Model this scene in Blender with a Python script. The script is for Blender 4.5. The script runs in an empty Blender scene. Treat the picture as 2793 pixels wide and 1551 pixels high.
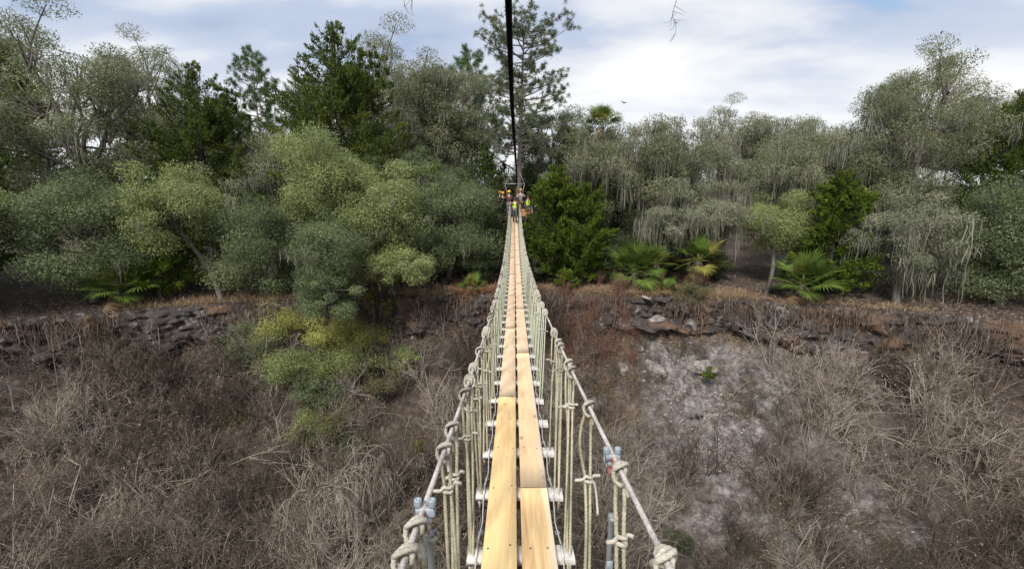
import bpy, math, random
import numpy as np
from mathutils import Vector, Matrix, Euler

R = math.radians
rng = np.random.default_rng(7)
random.seed(7)
scene = bpy.context.scene
COL = scene.collection

# ------------------------------------------------------------------ camera
PITCH, YAW, FPX = R(11.83), R(0.3), 1217.0          # focal length in pixels of the 2793 wide photograph
cam_d = bpy.data.cameras.new('camera')
cam = bpy.data.objects.new('camera', cam_d)
COL.objects.link(cam)
cam.location = (-0.03, 0, 0)
cam.rotation_euler = (R(90) - PITCH, 0, YAW)
cam_d.sensor_width = 36
cam_d.lens = 36 * FPX / 2793
cam_d.clip_start = 0.05
cam_d.clip_end = 3000
scene.camera = cam

# ------------------------------------------------------------------ world: hazy blue sky under broken cloud
SUN_EL, SUN_AZ = R(48), R(205)
world = bpy.data.worlds.new('World')
scene.world = world
world.use_nodes = True
nt = world.node_tree
nt.nodes.clear()


def N(tree, typ, **kw):
    n = tree.nodes.new(typ)
    for k, v in kw.items():
        if k == 'loc':
            continue
        setattr(n, k, v)
    return n


def ramp(tree, stops, interp='LINEAR'):
    n = tree.nodes.new('ShaderNodeValToRGB')
    cr = n.color_ramp
    cr.interpolation = interp
    while len(cr.elements) < len(stops):
        cr.elements.new(0.5)
    for e, (p, c) in zip(cr.elements, stops):
        e.position = p
        e.color = (c[0], c[1], c[2], 1) if len(c) == 3 else c
    return n


def math_n(tree, op, a=None, b=None, clamp=False):
    n = tree.nodes.new('ShaderNodeMath')
    n.operation = op
    n.use_clamp = clamp
    for i, v in enumerate((a, b)):
        if v is None:
            continue
        if isinstance(v, (int, float)):
            n.inputs[i].default_value = v
        else:
            tree.links.new(v, n.inputs[i])
    return n.outputs[0]


L = nt.links.new
sky = N(nt, 'ShaderNodeTexSky', sky_type='NISHITA')
sky.sun_disc = False
sky.sun_elevation = SUN_EL
sky.sun_rotation = SUN_AZ
sky.air_density = 1.2
sky.dust_density = 2.0
tc = N(nt, 'ShaderNodeTexCoord')
sep = N(nt, 'ShaderNodeSeparateXYZ')
L(tc.outputs['Generated'], sep.inputs[0])
den = math_n(nt, 'ADD', math_n(nt, 'MAXIMUM', sep.outputs['Z'], 0.0), 0.18)
cmb = N(nt, 'ShaderNodeCombineXYZ')
L(math_n(nt, 'DIVIDE', sep.outputs['X'], den), cmb.inputs[0])
L(math_n(nt, 'DIVIDE', sep.outputs['Y'], den), cmb.inputs[1])
mp = N(nt, 'ShaderNodeMapping')
mp.inputs['Location'].default_value = (3.3, 1.7, 0)
mp.inputs['Scale'].default_value = (0.75, 1.25, 1)
L(cmb.outputs[0], mp.inputs[0])
n1 = N(nt, 'ShaderNodeTexNoise')
n1.inputs['Scale'].default_value = 1.5
n1.inputs['Detail'].default_value = 6
n1.inputs['Roughness'].default_value = 0.5
L(mp.outputs[0], n1.inputs['Vector'])
n2 = N(nt, 'ShaderNodeTexNoise')
n2.inputs['Scale'].default_value = 0.9
n2.inputs['Detail'].default_value = 4
n2.inputs['Roughness'].default_value = 0.45
n2.inputs['Distortion'].default_value = 0.3
L(mp.outputs[0], n2.inputs['Vector'])
cover = ramp(nt, [(0.27, (0, 0, 0)), (0.37, (1, 1, 1))])
L(n1.outputs['Fac'], cover.inputs[0])
cloud = ramp(nt, [(0.36, (2.9, 3.4, 4.5)), (0.445, (3.4, 3.9, 4.9)), (0.51, (4.7, 5.0, 5.5)), (0.60, (6.1, 6.1, 6.1))])
mixn = math_n(nt, 'ADD', math_n(nt, 'MULTIPLY', n1.outputs['Fac'], 0.65), math_n(nt, 'MULTIPLY', n2.outputs['Fac'], 0.35))
L(mixn, cloud.inputs[0])
# cloud decks merge into a whiter band low in the sky
low = N(nt, 'ShaderNodeMapRange')
low.inputs['From Min'].default_value = 0.27
low.inputs['From Max'].default_value = 0.08
L(sep.outputs['Z'], low.inputs['Value'])
hz = N(nt, 'ShaderNodeMix', data_type='RGBA')
hz.inputs['B'].default_value = (6.3, 6.4, 6.5, 1)
L(math_n(nt, 'MULTIPLY', low.outputs[0], 0.8), hz.inputs['Factor'])
L(cloud.outputs[0], hz.inputs['A'])
mx = N(nt, 'ShaderNodeMix', data_type='RGBA')
L(cover.outputs[0], mx.inputs['Factor'])
L(sky.outputs[0], mx.inputs['A'])
L(hz.outputs['Result'], mx.inputs['B'])
bg = N(nt, 'ShaderNodeBackground')
bg.inputs['Strength'].default_value = 0.1
L(mx.outputs['Result'], bg.inputs['Color'])
wo = N(nt, 'ShaderNodeOutputWorld')
L(bg.outputs[0], wo.inputs['Surface'])

sun_d = bpy.data.lights.new('sun', 'SUN')
sun_d.energy = 2.8
sun_d.angle = R(12)
sun_d.color = (1.0, 0.95, 0.87)
sun = bpy.data.objects.new('sun', sun_d)
COL.objects.link(sun)
# direction towards the sun
sdir = Vector((math.sin(SUN_AZ) * math.cos(SUN_EL), math.cos(SUN_AZ) * math.cos(SUN_EL), math.sin(SUN_EL)))
sun.rotation_euler = sdir.to_track_quat('Z', 'Y').to_euler()
sun.location = (0, -20, 40)

vs = scene.view_settings
vs.view_transform = 'Standard'
vs.look = 'None'
vs.exposure = 0.72
vs.gamma = 1
vs.use_curve_mapping = False
scene.cycles.max_bounces = 6
scene.cycles.diffuse_bounces = 3
scene.cycles.transmission_bounces = 3

# ------------------------------------------------------------------ helpers
CAMROT = cam.rotation_euler.to_matrix()


def ray(px, py):
    d = CAMROT @ Vector(((px - 1396.5) / FPX, -(py - 775.5) / FPX, -1))
    return d


def at(px, py, Y):
    """the point of a photograph pixel at the distance Y ahead"""
    d = ray(px, py)
    t = Y / d.y
    return Vector((-0.03, 0, 0)) + d * t


def tag(o, label=None, cat=None, group=None, kind=None):
    if label:
        o['label'] = label
    if cat:
        o['category'] = cat
    if group:
        o['group'] = group
    if kind:
        o['kind'] = kind
    return o


def empty(name, label, cat, loc=(0, 0, 0), group=None, rotz=0):
    o = bpy.data.objects.new(name, None)
    COL.objects.link(o)
    o.location = loc
    o.rotation_euler = (0, 0, rotz)
    o.empty_display_size = 0.2
    return tag(o, label, cat, group)


def link(name, mesh, parent=None, loc=None, rot=None, scale=None):
    o = bpy.data.objects.new(name, mesh)
    COL.objects.link(o)
    if parent:
        o.parent = parent
    if loc is not None:
        o.location = loc
    if rot is not None:
        o.rotation_euler = rot
    if scale is not None:
        o.scale = scale
    return o


def dup(root, loc, rotz=0, scale=None, label=None, group=None):
    c = root.copy()
    COL.objects.link(c)
    c.location = loc
    c.rotation_euler = (0, 0, rotz)
    if scale is not None:
        c.scale = scale
    if label:
        c['label'] = label
    if group:
        c['group'] = group
    for ch in root.children:
        k = ch.copy()
        COL.objects.link(k)
        k.parent = c
        for g in ch.children:
            q = g.copy()
            COL.objects.link(q)
            q.parent = k
    return c


class Geo:
    """collects vertices, faces and one tint value per vertex, and links them as one mesh"""

    def __init__(self):
        self.v, self.f3, self.f4, self.t, self.n = [], [], [], [], 0

    def add(self, v, f, tint=0.5):
        v = np.asarray(v, dtype=np.float64).reshape(-1, 3)
        f = np.asarray(f, dtype=np.int64)
        if f.size:
            (self.f4 if f.shape[1] == 4 else self.f3).append(f + self.n)
        self.v.append(v)
        self.t.append(np.broadcast_to(np.asarray(tint, dtype=np.float64), (len(v),)) if np.ndim(tint) == 0 else np.asarray(tint))
        self.n += len(v)
        return self

    def arrays(self):
        v = np.concatenate(self.v) if self.v else np.zeros((0, 3))
        t = np.concatenate(self.t) if self.t else np.zeros(0)
        f3 = np.concatenate(self.f3) if self.f3 else np.zeros((0, 3), int)
        f4 = np.concatenate(self.f4) if self.f4 else np.zeros((0, 4), int)
        return v, f3, f4, t

    def mesh(self, name, mats, smooth=False):
        v, f3, f4, t = self.arrays()
        me = bpy.data.meshes.new(name)
        me.vertices.add(len(v))
        me.vertices.foreach_set('co', v.astype(np.float32).ravel())
        nl = f3.size + f4.size
        me.loops.add(nl)
        me.loops.foreach_set('vertex_index', np.concatenate([f3.ravel(), f4.ravel()]).astype(np.int32))
        nf = len(f3) + len(f4)
        me.polygons.add(nf)
        st = np.concatenate([np.arange(len(f3)) * 3, f3.size + np.arange(len(f4)) * 4]).astype(np.int32)
        me.polygons.foreach_set('loop_start', st)
        if smooth:
            me.polygons.foreach_set('use_smooth', np.ones(nf, dtype=bool))
        a = me.attributes.new('tint', 'FLOAT', 'POINT')
        a.data.foreach_set('value', t.astype(np.float32))
        me.update(calc_edges=True)
        me.validate()
        for m in (mats if isinstance(mats, (list, tuple)) else [mats]):
            me.materials.append(m)
        return me

    def build(self, name, mats, parent=None, smooth=False, **kw):
        return link(name, self.mesh(name, mats, smooth), parent, **kw)


def box(g, c, s, rot=None, tint=0.5, bevel=0.0):
    """a box, its edges chamfered when bevel is given"""
    c = np.array(c, float)
    h = np.array(s, float) / 2
    if bevel <= 0:
        v = np.array([[x, y, z] for x in (-1, 1) for y in (-1, 1) for z in (-1, 1)], float) * h
        f = [[0, 1, 3, 2], [4, 6, 7, 5], [0, 4, 5, 1], [2, 3, 7, 6], [0, 2, 6, 4], [1, 5, 7, 3]]
        M = np.array(rot) if rot is not None else np.eye(3)
        g.add(v @ M.T + c, f, tint)
        return g
    import itertools
    vs_, idx = [], {}
    for sx, sy, sz in itertools.product((-1, 1), repeat=3):
        for ax in range(3):
            p = np.array([sx, sy, sz], float) * (h - bevel)
            p[ax] += (sx, sy, sz)[ax] * bevel
            idx[(sx, sy, sz, ax)] = len(vs_)
            vs_.append(p)
    f4, f3 = [], []
    for ax in range(3):
        a, b = [i for i in range(3) if i != ax]
        for s_ in (-1, 1):
            q = []
            for (p, r) in ((-1, -1), (1, -1), (1, 1), (-1, 1)):
                k = [0, 0, 0]
                k[ax], k[a], k[b] = s_, p, r
                q.append(idx[(*k, ax)])
            f4.append(q)
        for p in (-1, 1):
            for r in (-1, 1):
                q = []
                for s_, w in ((-1, a), (1, a), (1, b), (-1, b)):
                    k = [0, 0, 0]
                    k[ax], k[a], k[b] = s_, p, r
                    q.append(idx[(*k, w)])
                f4.append(q)
    for sx, sy, sz in itertools.product((-1, 1), repeat=3):
        f3.append([idx[(sx, sy, sz, 0)], idx[(sx, sy, sz, 1)], idx[(sx, sy, sz, 2)]])
    M = np.array(rot) if rot is not None else np.eye(3)
    v = np.array(vs_) @ M.T + c
    n0 = g.n
    g.add(v, f4, tint)
    g.f3.append(np.array(f3) + n0)
    return g


def frames(P):
    P = np.asarray(P, float)
    T = np.gradient(P, axis=0)
    T /= np.linalg.norm(T, axis=1, keepdims=True) + 1e-12
    n = len(P)
    U = np.zeros_like(P)
    up = np.array([0, 0, 1.0]) if abs(T[0, 2]) < 0.9 else np.array([1.0, 0, 0])
    u = np.cross(T[0], up)
    u /= np.linalg.norm(u)
    for i in range(n):
        u = u - T[i] * np.dot(u, T[i])
        u /= np.linalg.norm(u) + 1e-12
        U[i] = u
    W = np.cross(T, U)
    return T, U, W


def tube(g, P, r, sides=6, tint=0.5, cap=True, twist=0.0):
    """a tube along P; with twist (turns per metre) its section is that of a three-strand rope"""
    P = np.asarray(P, float)
    n = len(P)
    r = np.broadcast_to(np.asarray(r, float), (n,))
    T, U, W = frames(P)
    th = np.linspace(0, 2 * np.pi, sides, endpoint=False)
    rad = np.ones((n, sides))
    if twist:
        s = np.concatenate([[0], np.cumsum(np.linalg.norm(np.diff(P, axis=0), axis=1))])
        rad = 0.62 + 0.44 * np.abs(np.cos(1.5 * (th[None, :] - 2 * np.pi * twist * s[:, None])))
    V = P[:, None, :] + (r[:, None] * rad)[..., None] * (np.cos(th)[None, :, None] * U[:, None, :] + np.sin(th)[None, :, None] * W[:, None, :])
    i = np.arange(n - 1)[:, None] * sides
    j = np.arange(sides)[None, :]
    k = (j + 1) % sides
    F = np.stack([i + j, i + k, i + sides + k, i + sides + j], -1).reshape(-1, 4)
    V = V.reshape(-1, 3)
    tt = np.repeat(np.broadcast_to(np.asarray(tint, float), (n,)), sides)
    n0 = g.n
    g.add(V, F, tt)
    if cap and sides >= 3:
        for base, cen, rev in ((0, P[0], True), ((n - 1) * sides, P[-1], False)):
            c0 = g.n
            g.add([cen], np.zeros((0, 3), int), float(tt[base]))
            q = n0 + base + np.arange(sides)
            q2 = np.roll(q, -1)
            tri = np.stack([np.full(sides, c0), q2, q], -1) if rev else np.stack([np.full(sides, c0), q, q2], -1)
            g.f3.append(tri)
    return g


def spline(pts, m=8):
    """Catmull-Rom through the points"""
    p = np.asarray(pts, float)
    p = np.vstack([2 * p[0] - p[1], p, 2 * p[-1] - p[-2]])
    t = np.linspace(0, 1, m, endpoint=False)[:, None]
    out = []
    for i in range(1, len(p) - 2):
        a, b, c, d = p[i - 1], p[i], p[i + 1], p[i + 2]
        out.append(0.5 * (2 * b + (c - a) * t + (2 * a - 5 * b + 4 * c - d) * t ** 2 + (3 * b - a - 3 * c + d) * t ** 3))
    out.append(p[-2][None])
    return np.vstack(out)


def resample(P, step):
    P = np.asarray(P, float)
    s = np.concatenate([[0], np.cumsum(np.linalg.norm(np.diff(P, axis=0), axis=1))])
    m = max(2, int(s[-1] / step) + 1)
    q = np.linspace(0, s[-1], m)
    return np.stack([np.interp(q, s, P[:, k]) for k in range(3)], -1)


def lathe(g, prof, c=(0, 0, 0), sides=12, tint=0.5, M=None):
    prof = np.asarray(prof, float)
    th = np.linspace(0, 2 * np.pi, sides, endpoint=False)
    V = np.stack([prof[:, 0, None] * np.cos(th), prof[:, 0, None] * np.sin(th), np.repeat(prof[:, 1, None], sides, 1)], -1)
    i = np.arange(len(prof) - 1)[:, None] * sides
    j = np.arange(sides)[None, :]
    k = (j + 1) % sides
    F = np.stack([i + j, i + k, i + sides + k, i + sides + j], -1).reshape(-1, 4)
    V = V.reshape(-1, 3)
    if M is not None:
        V = V @ np.array(M).T
    g.add(V + np.array(c), F, tint)
    return g


# value noise for terrain and scatter masks
_lat = np.random.default_rng(3).random((64, 64))


def vnoise(x, y):
    x = np.asarray(x, float)
    y = np.asarray(y, float)
    xi, yi = np.floor(x).astype(int), np.floor(y).astype(int)
    fx, fy = x - xi, y - yi
    fx, fy = fx * fx * (3 - 2 * fx), fy * fy * (3 - 2 * fy)
    g = lambda a, b: _lat[a % 64, b % 64]
    return (g(xi, yi) * (1 - fx) + g(xi + 1, yi) * fx) * (1 - fy) + (g(xi, yi + 1) * (1 - fx) + g(xi + 1, yi + 1) * fx) * fy


def fbm(x, y, o=4):
    s, a = 0, 0.5
    for i in range(o):
        s = s + a * vnoise(x * 2 ** i + 17.3 * i, y * 2 ** i + 9.1 * i)
        a *= 0.5
    return s


# ------------------------------------------------------------------ materials
def mat_new(name):
    m = bpy.data.materials.new(name)
    m.use_nodes = True
    t = m.node_tree
    b = t.nodes['Principled BSDF']
    return m, t, b


def simple(name, col, rough=0.7, metal=0.0, var=0.15, scale=20.0, bump=0.0):
    """one colour broken up by noise"""
    m, t, b = mat_new(name)
    tc = N(t, 'ShaderNodeTexCoord')
    n = N(t, 'ShaderNodeTexNoise')
    n.inputs['Scale'].default_value = scale
    n.inputs['Detail'].default_value = 5
    t.links.new(tc.outputs['Object'], n.inputs['Vector'])
    lo = [max(0, c * (1 - var)) for c in col]
    hi = [min(1, c * (1 + var)) for c in col]
    r = ramp(t, [(0.3, lo), (0.7, hi)])
    t.links.new(n.outputs['Fac'], r.inputs[0])
    t.links.new(r.outputs[0], b.inputs['Base Color'])
    b.inputs['Roughness'].default_value = rough
    b.inputs['Metallic'].default_value = metal
    if bump:
        bp = N(t, 'ShaderNodeBump')
        bp.inputs['Strength'].default_value = bump
        bp.inputs['Distance'].default_value = 0.01
        t.links.new(n.outputs['Fac'], bp.inputs['Height'])
        t.links.new(bp.outputs[0], b.inputs['Normal'])
    return m


def leaf(name, stops, trans=0.35, rough=0.6):
    """foliage: colour by the tint each leaf carries, plus light coming through"""
    m, t, b = mat_new(name)
    a = N(t, 'ShaderNodeAttribute', attribute_name='tint')
    r = ramp(t, stops)
    t.links.new(a.outputs['Fac'], r.inputs[0])
    t.links.new(r.outputs[0], b.inputs['Base Color'])
    b.inputs['Roughness'].default_value = rough
    b.inputs['Specular IOR Level'].default_value = 0.25
    tr = N(t, 'ShaderNodeBsdfTranslucent')
    t.links.new(r.outputs[0], tr.inputs['Color'])
    mx = N(t, 'ShaderNodeMixShader')
    mx.inputs[0].default_value = trans
    t.links.new(b.outputs[0], mx.inputs[1])
    t.links.new(tr.outputs[0], mx.inputs[2])
    t.links.new(mx.outputs[0], t.nodes['Material Output'].inputs['Surface'])
    return m


M = {}
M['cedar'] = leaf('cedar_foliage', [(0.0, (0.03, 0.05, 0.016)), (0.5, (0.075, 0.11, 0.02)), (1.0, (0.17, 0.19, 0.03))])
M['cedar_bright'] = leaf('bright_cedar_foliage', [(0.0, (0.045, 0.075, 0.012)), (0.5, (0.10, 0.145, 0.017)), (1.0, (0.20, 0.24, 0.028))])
M['pine'] = leaf('pine_needles', [(0.0, (0.09, 0.11, 0.075)), (0.5, (0.165, 0.19, 0.115)), (1.0, (0.23, 0.27, 0.14))], 0.25)
M['pine_young'] = leaf('young_pine_needles', [(0.0, (0.06, 0.10, 0.045)), (0.5, (0.10, 0.165, 0.06)), (1.0, (0.17, 0.24, 0.08))], 0.25)
M['oak'] = leaf('oak_leaves', [(0.0, (0.105, 0.118, 0.065)), (0.5, (0.185, 0.205, 0.11)), (1.0, (0.29, 0.30, 0.175))])
M['oak_pale'] = leaf('pale_oak_leaves', [(0.0, (0.165, 0.18, 0.115)), (0.5, (0.245, 0.26, 0.17)), (1.0, (0.33, 0.34, 0.235))])
M['lime'] = leaf('yellow_green_leaves', [(0.0, (0.14, 0.17, 0.07)), (0.5, (0.265, 0.31, 0.125)), (1.0, (0.43, 0.46, 0.19))])
M['yellow'] = leaf('yellow_vine_leaves', [(0.0, (0.20, 0.22, 0.04)), (0.5, (0.40, 0.41, 0.07)), (1.0, (0.60, 0.56, 0.10))])
M['lime_yellow'] = leaf('lime_yellow_leaves', [(0.0, (0.20, 0.225, 0.07)), (0.5, (0.40, 0.42, 0.13)), (1.0, (0.60, 0.60, 0.20))])
M['grass_green'] = leaf('grass_green_leaves', [(0.0, (0.12, 0.16, 0.06)), (0.5, (0.235, 0.285, 0.10)), (1.0, (0.40, 0.43, 0.165))])
M['olive_bush'] = leaf('olive_bush_leaves', [(0.0, (0.07, 0.075, 0.035)), (0.5, (0.14, 0.14, 0.065)), (1.0, (0.25, 0.235, 0.11))])
M['mustard'] = leaf('mustard_leaves', [(0.0, (0.10, 0.085, 0.015)), (0.5, (0.19, 0.16, 0.03)), (1.0, (0.30, 0.25, 0.05))])
M['grey_green'] = leaf('grey_green_leaves', [(0.0, (0.09, 0.12, 0.06)), (0.5, (0.165, 0.205, 0.10)), (1.0, (0.26, 0.30, 0.14))])
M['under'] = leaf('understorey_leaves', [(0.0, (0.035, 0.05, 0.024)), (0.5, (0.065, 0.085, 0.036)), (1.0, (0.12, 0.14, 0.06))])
M['palm'] = leaf('palm_fronds', [(0.0, (0.06, 0.105, 0.022)), (0.5, (0.12, 0.185, 0.038)), (1.0, (0.22, 0.275, 0.06))], 0.25, 0.45)
M['palm_yellow'] = leaf('yellow_palm_fronds', [(0.0, (0.16, 0.16, 0.04)), (0.5, (0.26, 0.25, 0.06)), (1.0, (0.36, 0.32, 0.10))], 0.25, 0.5)
M['palm_dead'] = leaf('dead_palm_fronds', [(0.0, (0.20, 0.13, 0.07)), (0.5, (0.30, 0.21, 0.13)), (1.0, (0.42, 0.33, 0.22))], 0.2, 0.7)
M['moss'] = leaf('spanish_moss', [(0.0, (0.13, 0.13, 0.095)), (0.5, (0.23, 0.232, 0.175)), (1.0, (0.36, 0.36, 0.285))], 0.3, 0.9)
M['twig'] = leaf('bare_twigs', [(0.0, (0.07, 0.055, 0.042)), (0.5, (0.165, 0.135, 0.108)), (1.0, (0.36, 0.31, 0.26))], 0.0, 0.85)
M['veil'] = leaf('dead_vine_veil', [(0.0, (0.07, 0.05, 0.038)), (0.5, (0.155, 0.115, 0.088)), (1.0, (0.28, 0.22, 0.175))], 0.15, 0.9)
M['olive'] = leaf('olive_vine_leaves', [(0.0, (0.05, 0.055, 0.025)), (0.5, (0.105, 0.11, 0.045)), (1.0, (0.20, 0.195, 0.075))])
M['red_twig'] = leaf('reddish_twigs', [(0.0, (0.17, 0.085, 0.06)), (0.5, (0.27, 0.15, 0.115)), (1.0, (0.38, 0.24, 0.18))], 0.0, 0.85)
M['rust'] = leaf('rusty_bracken', [(0.0, (0.16, 0.07, 0.03)), (0.5, (0.27, 0.135, 0.065)), (1.0, (0.38, 0.235, 0.13))], 0.15, 0.85)
M['dry_grass'] = leaf('dry_grass', [(0.0, (0.22, 0.145, 0.09)), (0.5, (0.34, 0.24, 0.155)), (1.0, (0.45, 0.36, 0.24))], 0.2, 0.85)
M['litter'] = leaf('leaf_litter', [(0.0, (0.09, 0.06, 0.045)), (0.5, (0.19, 0.135, 0.10)), (1.0, (0.36, 0.29, 0.24))], 0.1, 0.85)


for k_ in ('twig', 'red_twig'):          # each shrub a little lighter or darker than the next
    t = M[k_].node_tree
    rp = [n for n in t.nodes if n.type == 'VALTORGB'][0]
    a_ = [n for n in t.nodes if n.type == 'ATTRIBUTE'][0]
    i_ = N(t, 'ShaderNodeAttribute', attribute_type='INSTANCER', attribute_name='shade')
    t.links.new(math_n(t, 'ADD', a_.outputs['Fac'], i_.outputs['Fac'], True), rp.inputs[0])


def bark(name, c0, c1, sc=6):
    m, t, b = mat_new(name)
    tc = N(t, 'ShaderNodeTexCoord')
    mp = N(t, 'ShaderNodeMapping')
    mp.inputs['Scale'].default_value = (1, 1, 0.18)
    t.links.new(tc.outputs['Object'], mp.inputs[0])
    n = N(t, 'ShaderNodeTexNoise')
    n.inputs['Scale'].default_value = sc
    n.inputs['Detail'].default_value = 7
    n.inputs['Roughness'].default_value = 0.7
    t.links.new(mp.outputs[0], n.inputs['Vector'])
    r = ramp(t, [(0.35, c0), (0.65, c1)])
    t.links.new(n.outputs['Fac'], r.inputs[0])
    t.links.new(r.outputs[0], b.inputs['Base Color'])
    b.inputs['Roughness'].default_value = 0.9
    bp = N(t, 'ShaderNodeBump')
    bp.inputs['Strength'].default_value = 0.6
    bp.inputs['Distance'].default_value = 0.03
    t.links.new(n.outputs['Fac'], bp.inputs['Height'])
    t.links.new(bp.outputs[0], b.inputs['Normal'])
    return m


M['bark'] = bark('grey_bark', (0.08, 0.07, 0.06), (0.19, 0.17, 0.15))
M['bark_dark'] = bark('dark_bark', (0.03, 0.026, 0.022), (0.08, 0.068, 0.058))
M['bark_pine'] = bark('pine_bark', (0.12, 0.10, 0.09), (0.26, 0.225, 0.20), 9)
M['pole'] = bark('dark_post', (0.035, 0.03, 0.027), (0.09, 0.078, 0.07), 8)


def wood(name, a, b_, knot, wane=None, seed=0.0, blue=0.0):
    """sawn pine: long grain, a few knots and nail specks; wane is a barky pale strip along one edge"""
    m, t, b = mat_new(name)
    tc = N(t, 'ShaderNodeTexCoord')
    mp = N(t, 'ShaderNodeMapping')
    mp.inputs['Location'].default_value = (seed * 3.1, seed * 7.7, seed)
    mp.inputs['Scale'].default_value = (16, 0.55, 4)
    t.links.new(tc.outputs['Object'], mp.inputs[0])
    n = N(t, 'ShaderNodeTexNoise')
    n.inputs['Scale'].default_value = 2.0
    n.inputs['Detail'].default_value = 7
    n.inputs['Roughness'].default_value = 0.62
    n.inputs['Distortion'].default_value = 1.1
    t.links.new(mp.outputs[0], n.inputs['Vector'])
    r = ramp(t, [(0.30, b_), (0.50, [(x + y) / 2 for x, y in zip(a, b_)]), (0.68, a)])
    t.links.new(n.outputs['Fac'], r.inputs[0])
    # broad discolouring
    n2 = N(t, 'ShaderNodeTexNoise')
    n2.inputs['Scale'].default_value = 1.7
    n2.inputs['Detail'].default_value = 3
    mp2 = N(t, 'ShaderNodeMapping')
    mp2.inputs['Location'].default_value = (seed, seed * 2.3, 0)
    mp2.inputs['Scale'].default_value = (4, 0.8, 1)
    t.links.new(tc.outputs['Object'], mp2.inputs[0])
    t.links.new(mp2.outputs[0], n2.inputs['Vector'])
    r2 = ramp(t, [(0.32, (0.80, 0.75, 0.71)), (0.47, (0.93, 0.91, 0.89)), (0.62, (1, 1, 1))])
    t.links.new(n2.outputs['Fac'], r2.inputs[0])
    mu = N(t, 'ShaderNodeMix', data_type='RGBA', blend_type='MULTIPLY')
    mu.inputs['Factor'].default_value = 1
    t.links.new(r.outputs[0], mu.inputs['A'])
    t.links.new(r2.outputs[0], mu.inputs['B'])
    # knots: sparse dark ovals
    mp3 = N(t, 'ShaderNodeMapping')
    mp3.inputs['Location'].default_value = (seed * 1.9, seed * 5.1, 0.3)
    mp3.inputs['Scale'].default_value = (5.2, 2.6, 0.01)
    t.links.new(tc.outputs['Object'], mp3.inputs[0])
    vo = N(t, 'ShaderNodeTexVoronoi')
    vo.inputs['Scale'].default_value = 1.0
    t.links.new(mp3.outputs[0], vo.inputs['Vector'])
    kr = ramp(t, [(0.06, (1, 1, 1)), (0.15, (0, 0, 0))])
    t.links.new(vo.outputs['Distance'], kr.inputs[0])
    mk = N(t, 'ShaderNodeMix', data_type='RGBA')
    mk.inputs['B'].default_value = (*knot, 1)
    t.links.new(math_n(t, 'MULTIPLY', kr.outputs[0], 0.75), mk.inputs['Factor'])
    t.links.new(mu.outputs['Result'], mk.inputs['A'])
    last = mk.outputs['Result']
    sc1 = N(t, 'ShaderNodeTexNoise')
    sc1.inputs['Scale'].default_value = 9.0
    sc1.inputs['Detail'].default_value = 8
    sc1.inputs['Roughness'].default_value = 0.75
    mp4 = N(t, 'ShaderNodeMapping')
    mp4.inputs['Location'].default_value = (seed * 4.4, seed, 0)
    mp4.inputs['Scale'].default_value = (1.6, 0.8, 1)
    t.links.new(tc.outputs['Object'], mp4.inputs[0])
    t.links.new(mp4.outputs[0], sc1.inputs['Vector'])
    sr = ramp(t, [(0.58, (0, 0, 0)), (0.72, (1, 1, 1))])
    t.links.new(sc1.outputs['Fac'], sr.inputs[0])
    ms = N(t, 'ShaderNodeMix', data_type='RGBA')
    ms.inputs['B'].default_value = (0.36, 0.26, 0.18, 1)
    t.links.new(math_n(t, 'MULTIPLY', sr.outputs[0], 0.5), ms.inputs['Factor'])
    t.links.new(last, ms.inputs['A'])
    last = ms.outputs['Result']
    if wane is not None:
        sp = N(t, 'ShaderNodeSeparateXYZ')
        t.links.new(tc.outputs['Object'], sp.inputs[0])
        nw = N(t, 'ShaderNodeTexNoise')
        nw.inputs['Scale'].default_value = 3.5
        nw.inputs['Detail'].default_value = 4
        t.links.new(mp2.outputs[0], nw.inputs['Vector'])
        e = math_n(t, 'ADD', sp.outputs['X'], math_n(t, 'MULTIPLY', math_n(t, 'SUBTRACT', nw.outputs['Fac'], 0.5), 0.10))
        mr = N(t, 'ShaderNodeMapRange')
        mr.inputs['From Min'].default_value = 0.045
        mr.inputs['From Max'].default_value = 0.085
        t.links.new(e, mr.inputs['Value'])
        mw = N(t, 'ShaderNodeMix', data_type='RGBA')
        mw.inputs['B'].default_value = (*wane, 1)
        t.links.new(math_n(t, 'MULTIPLY', mr.outputs[0], 0.7), mw.inputs['Factor'])
        t.links.new(last, mw.inputs['A'])
        last = mw.outputs['Result']
    t.links.new(last, b.inputs['Base Color'])
    b.inputs['Roughness'].default_value = 0.62
    bp = N(t, 'ShaderNodeBump')
    bp.inputs['Strength'].default_value = 0.25
    bp.inputs['Distance'].default_value = 0.004
    t.links.new(n.outputs['Fac'], bp.inputs['Height'])
    t.links.new(bp.outputs[0], b.inputs['Normal'])
    return m


def rope_mat(name, col):
    """laid rope: fibre speckle plus long dirty stretches"""
    m = simple(name, col, 0.9, var=0.25, scale=70, bump=0.4)
    t = m.node_tree
    b = t.nodes['Principled BSDF']
    src = b.inputs['Base Color'].links[0].from_socket
    geo_ = N(t, 'ShaderNodeNewGeometry')
    n = N(t, 'ShaderNodeTexNoise')
    n.inputs['Scale'].default_value = 5.0
    n.inputs['Detail'].default_value = 6
    t.links.new(geo_.outputs['Position'], n.inputs['Vector'])
    r = ramp(t, [(0.33, (0.50, 0.47, 0.42)), (0.52, (0.95, 0.94, 0.90)), (0.7, (1.12, 1.10, 1.06))])
    t.links.new(n.outputs['Fac'], r.inputs[0])
    mu = N(t, 'ShaderNodeMix', data_type='RGBA', blend_type='MULTIPLY')
    mu.inputs['Factor'].default_value = 1
    t.links.new(src, mu.inputs['A'])
    t.links.new(r.outputs[0], mu.inputs['B'])
    t.links.new(mu.outputs['Result'], b.inputs['Base Color'])
    return m


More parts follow.
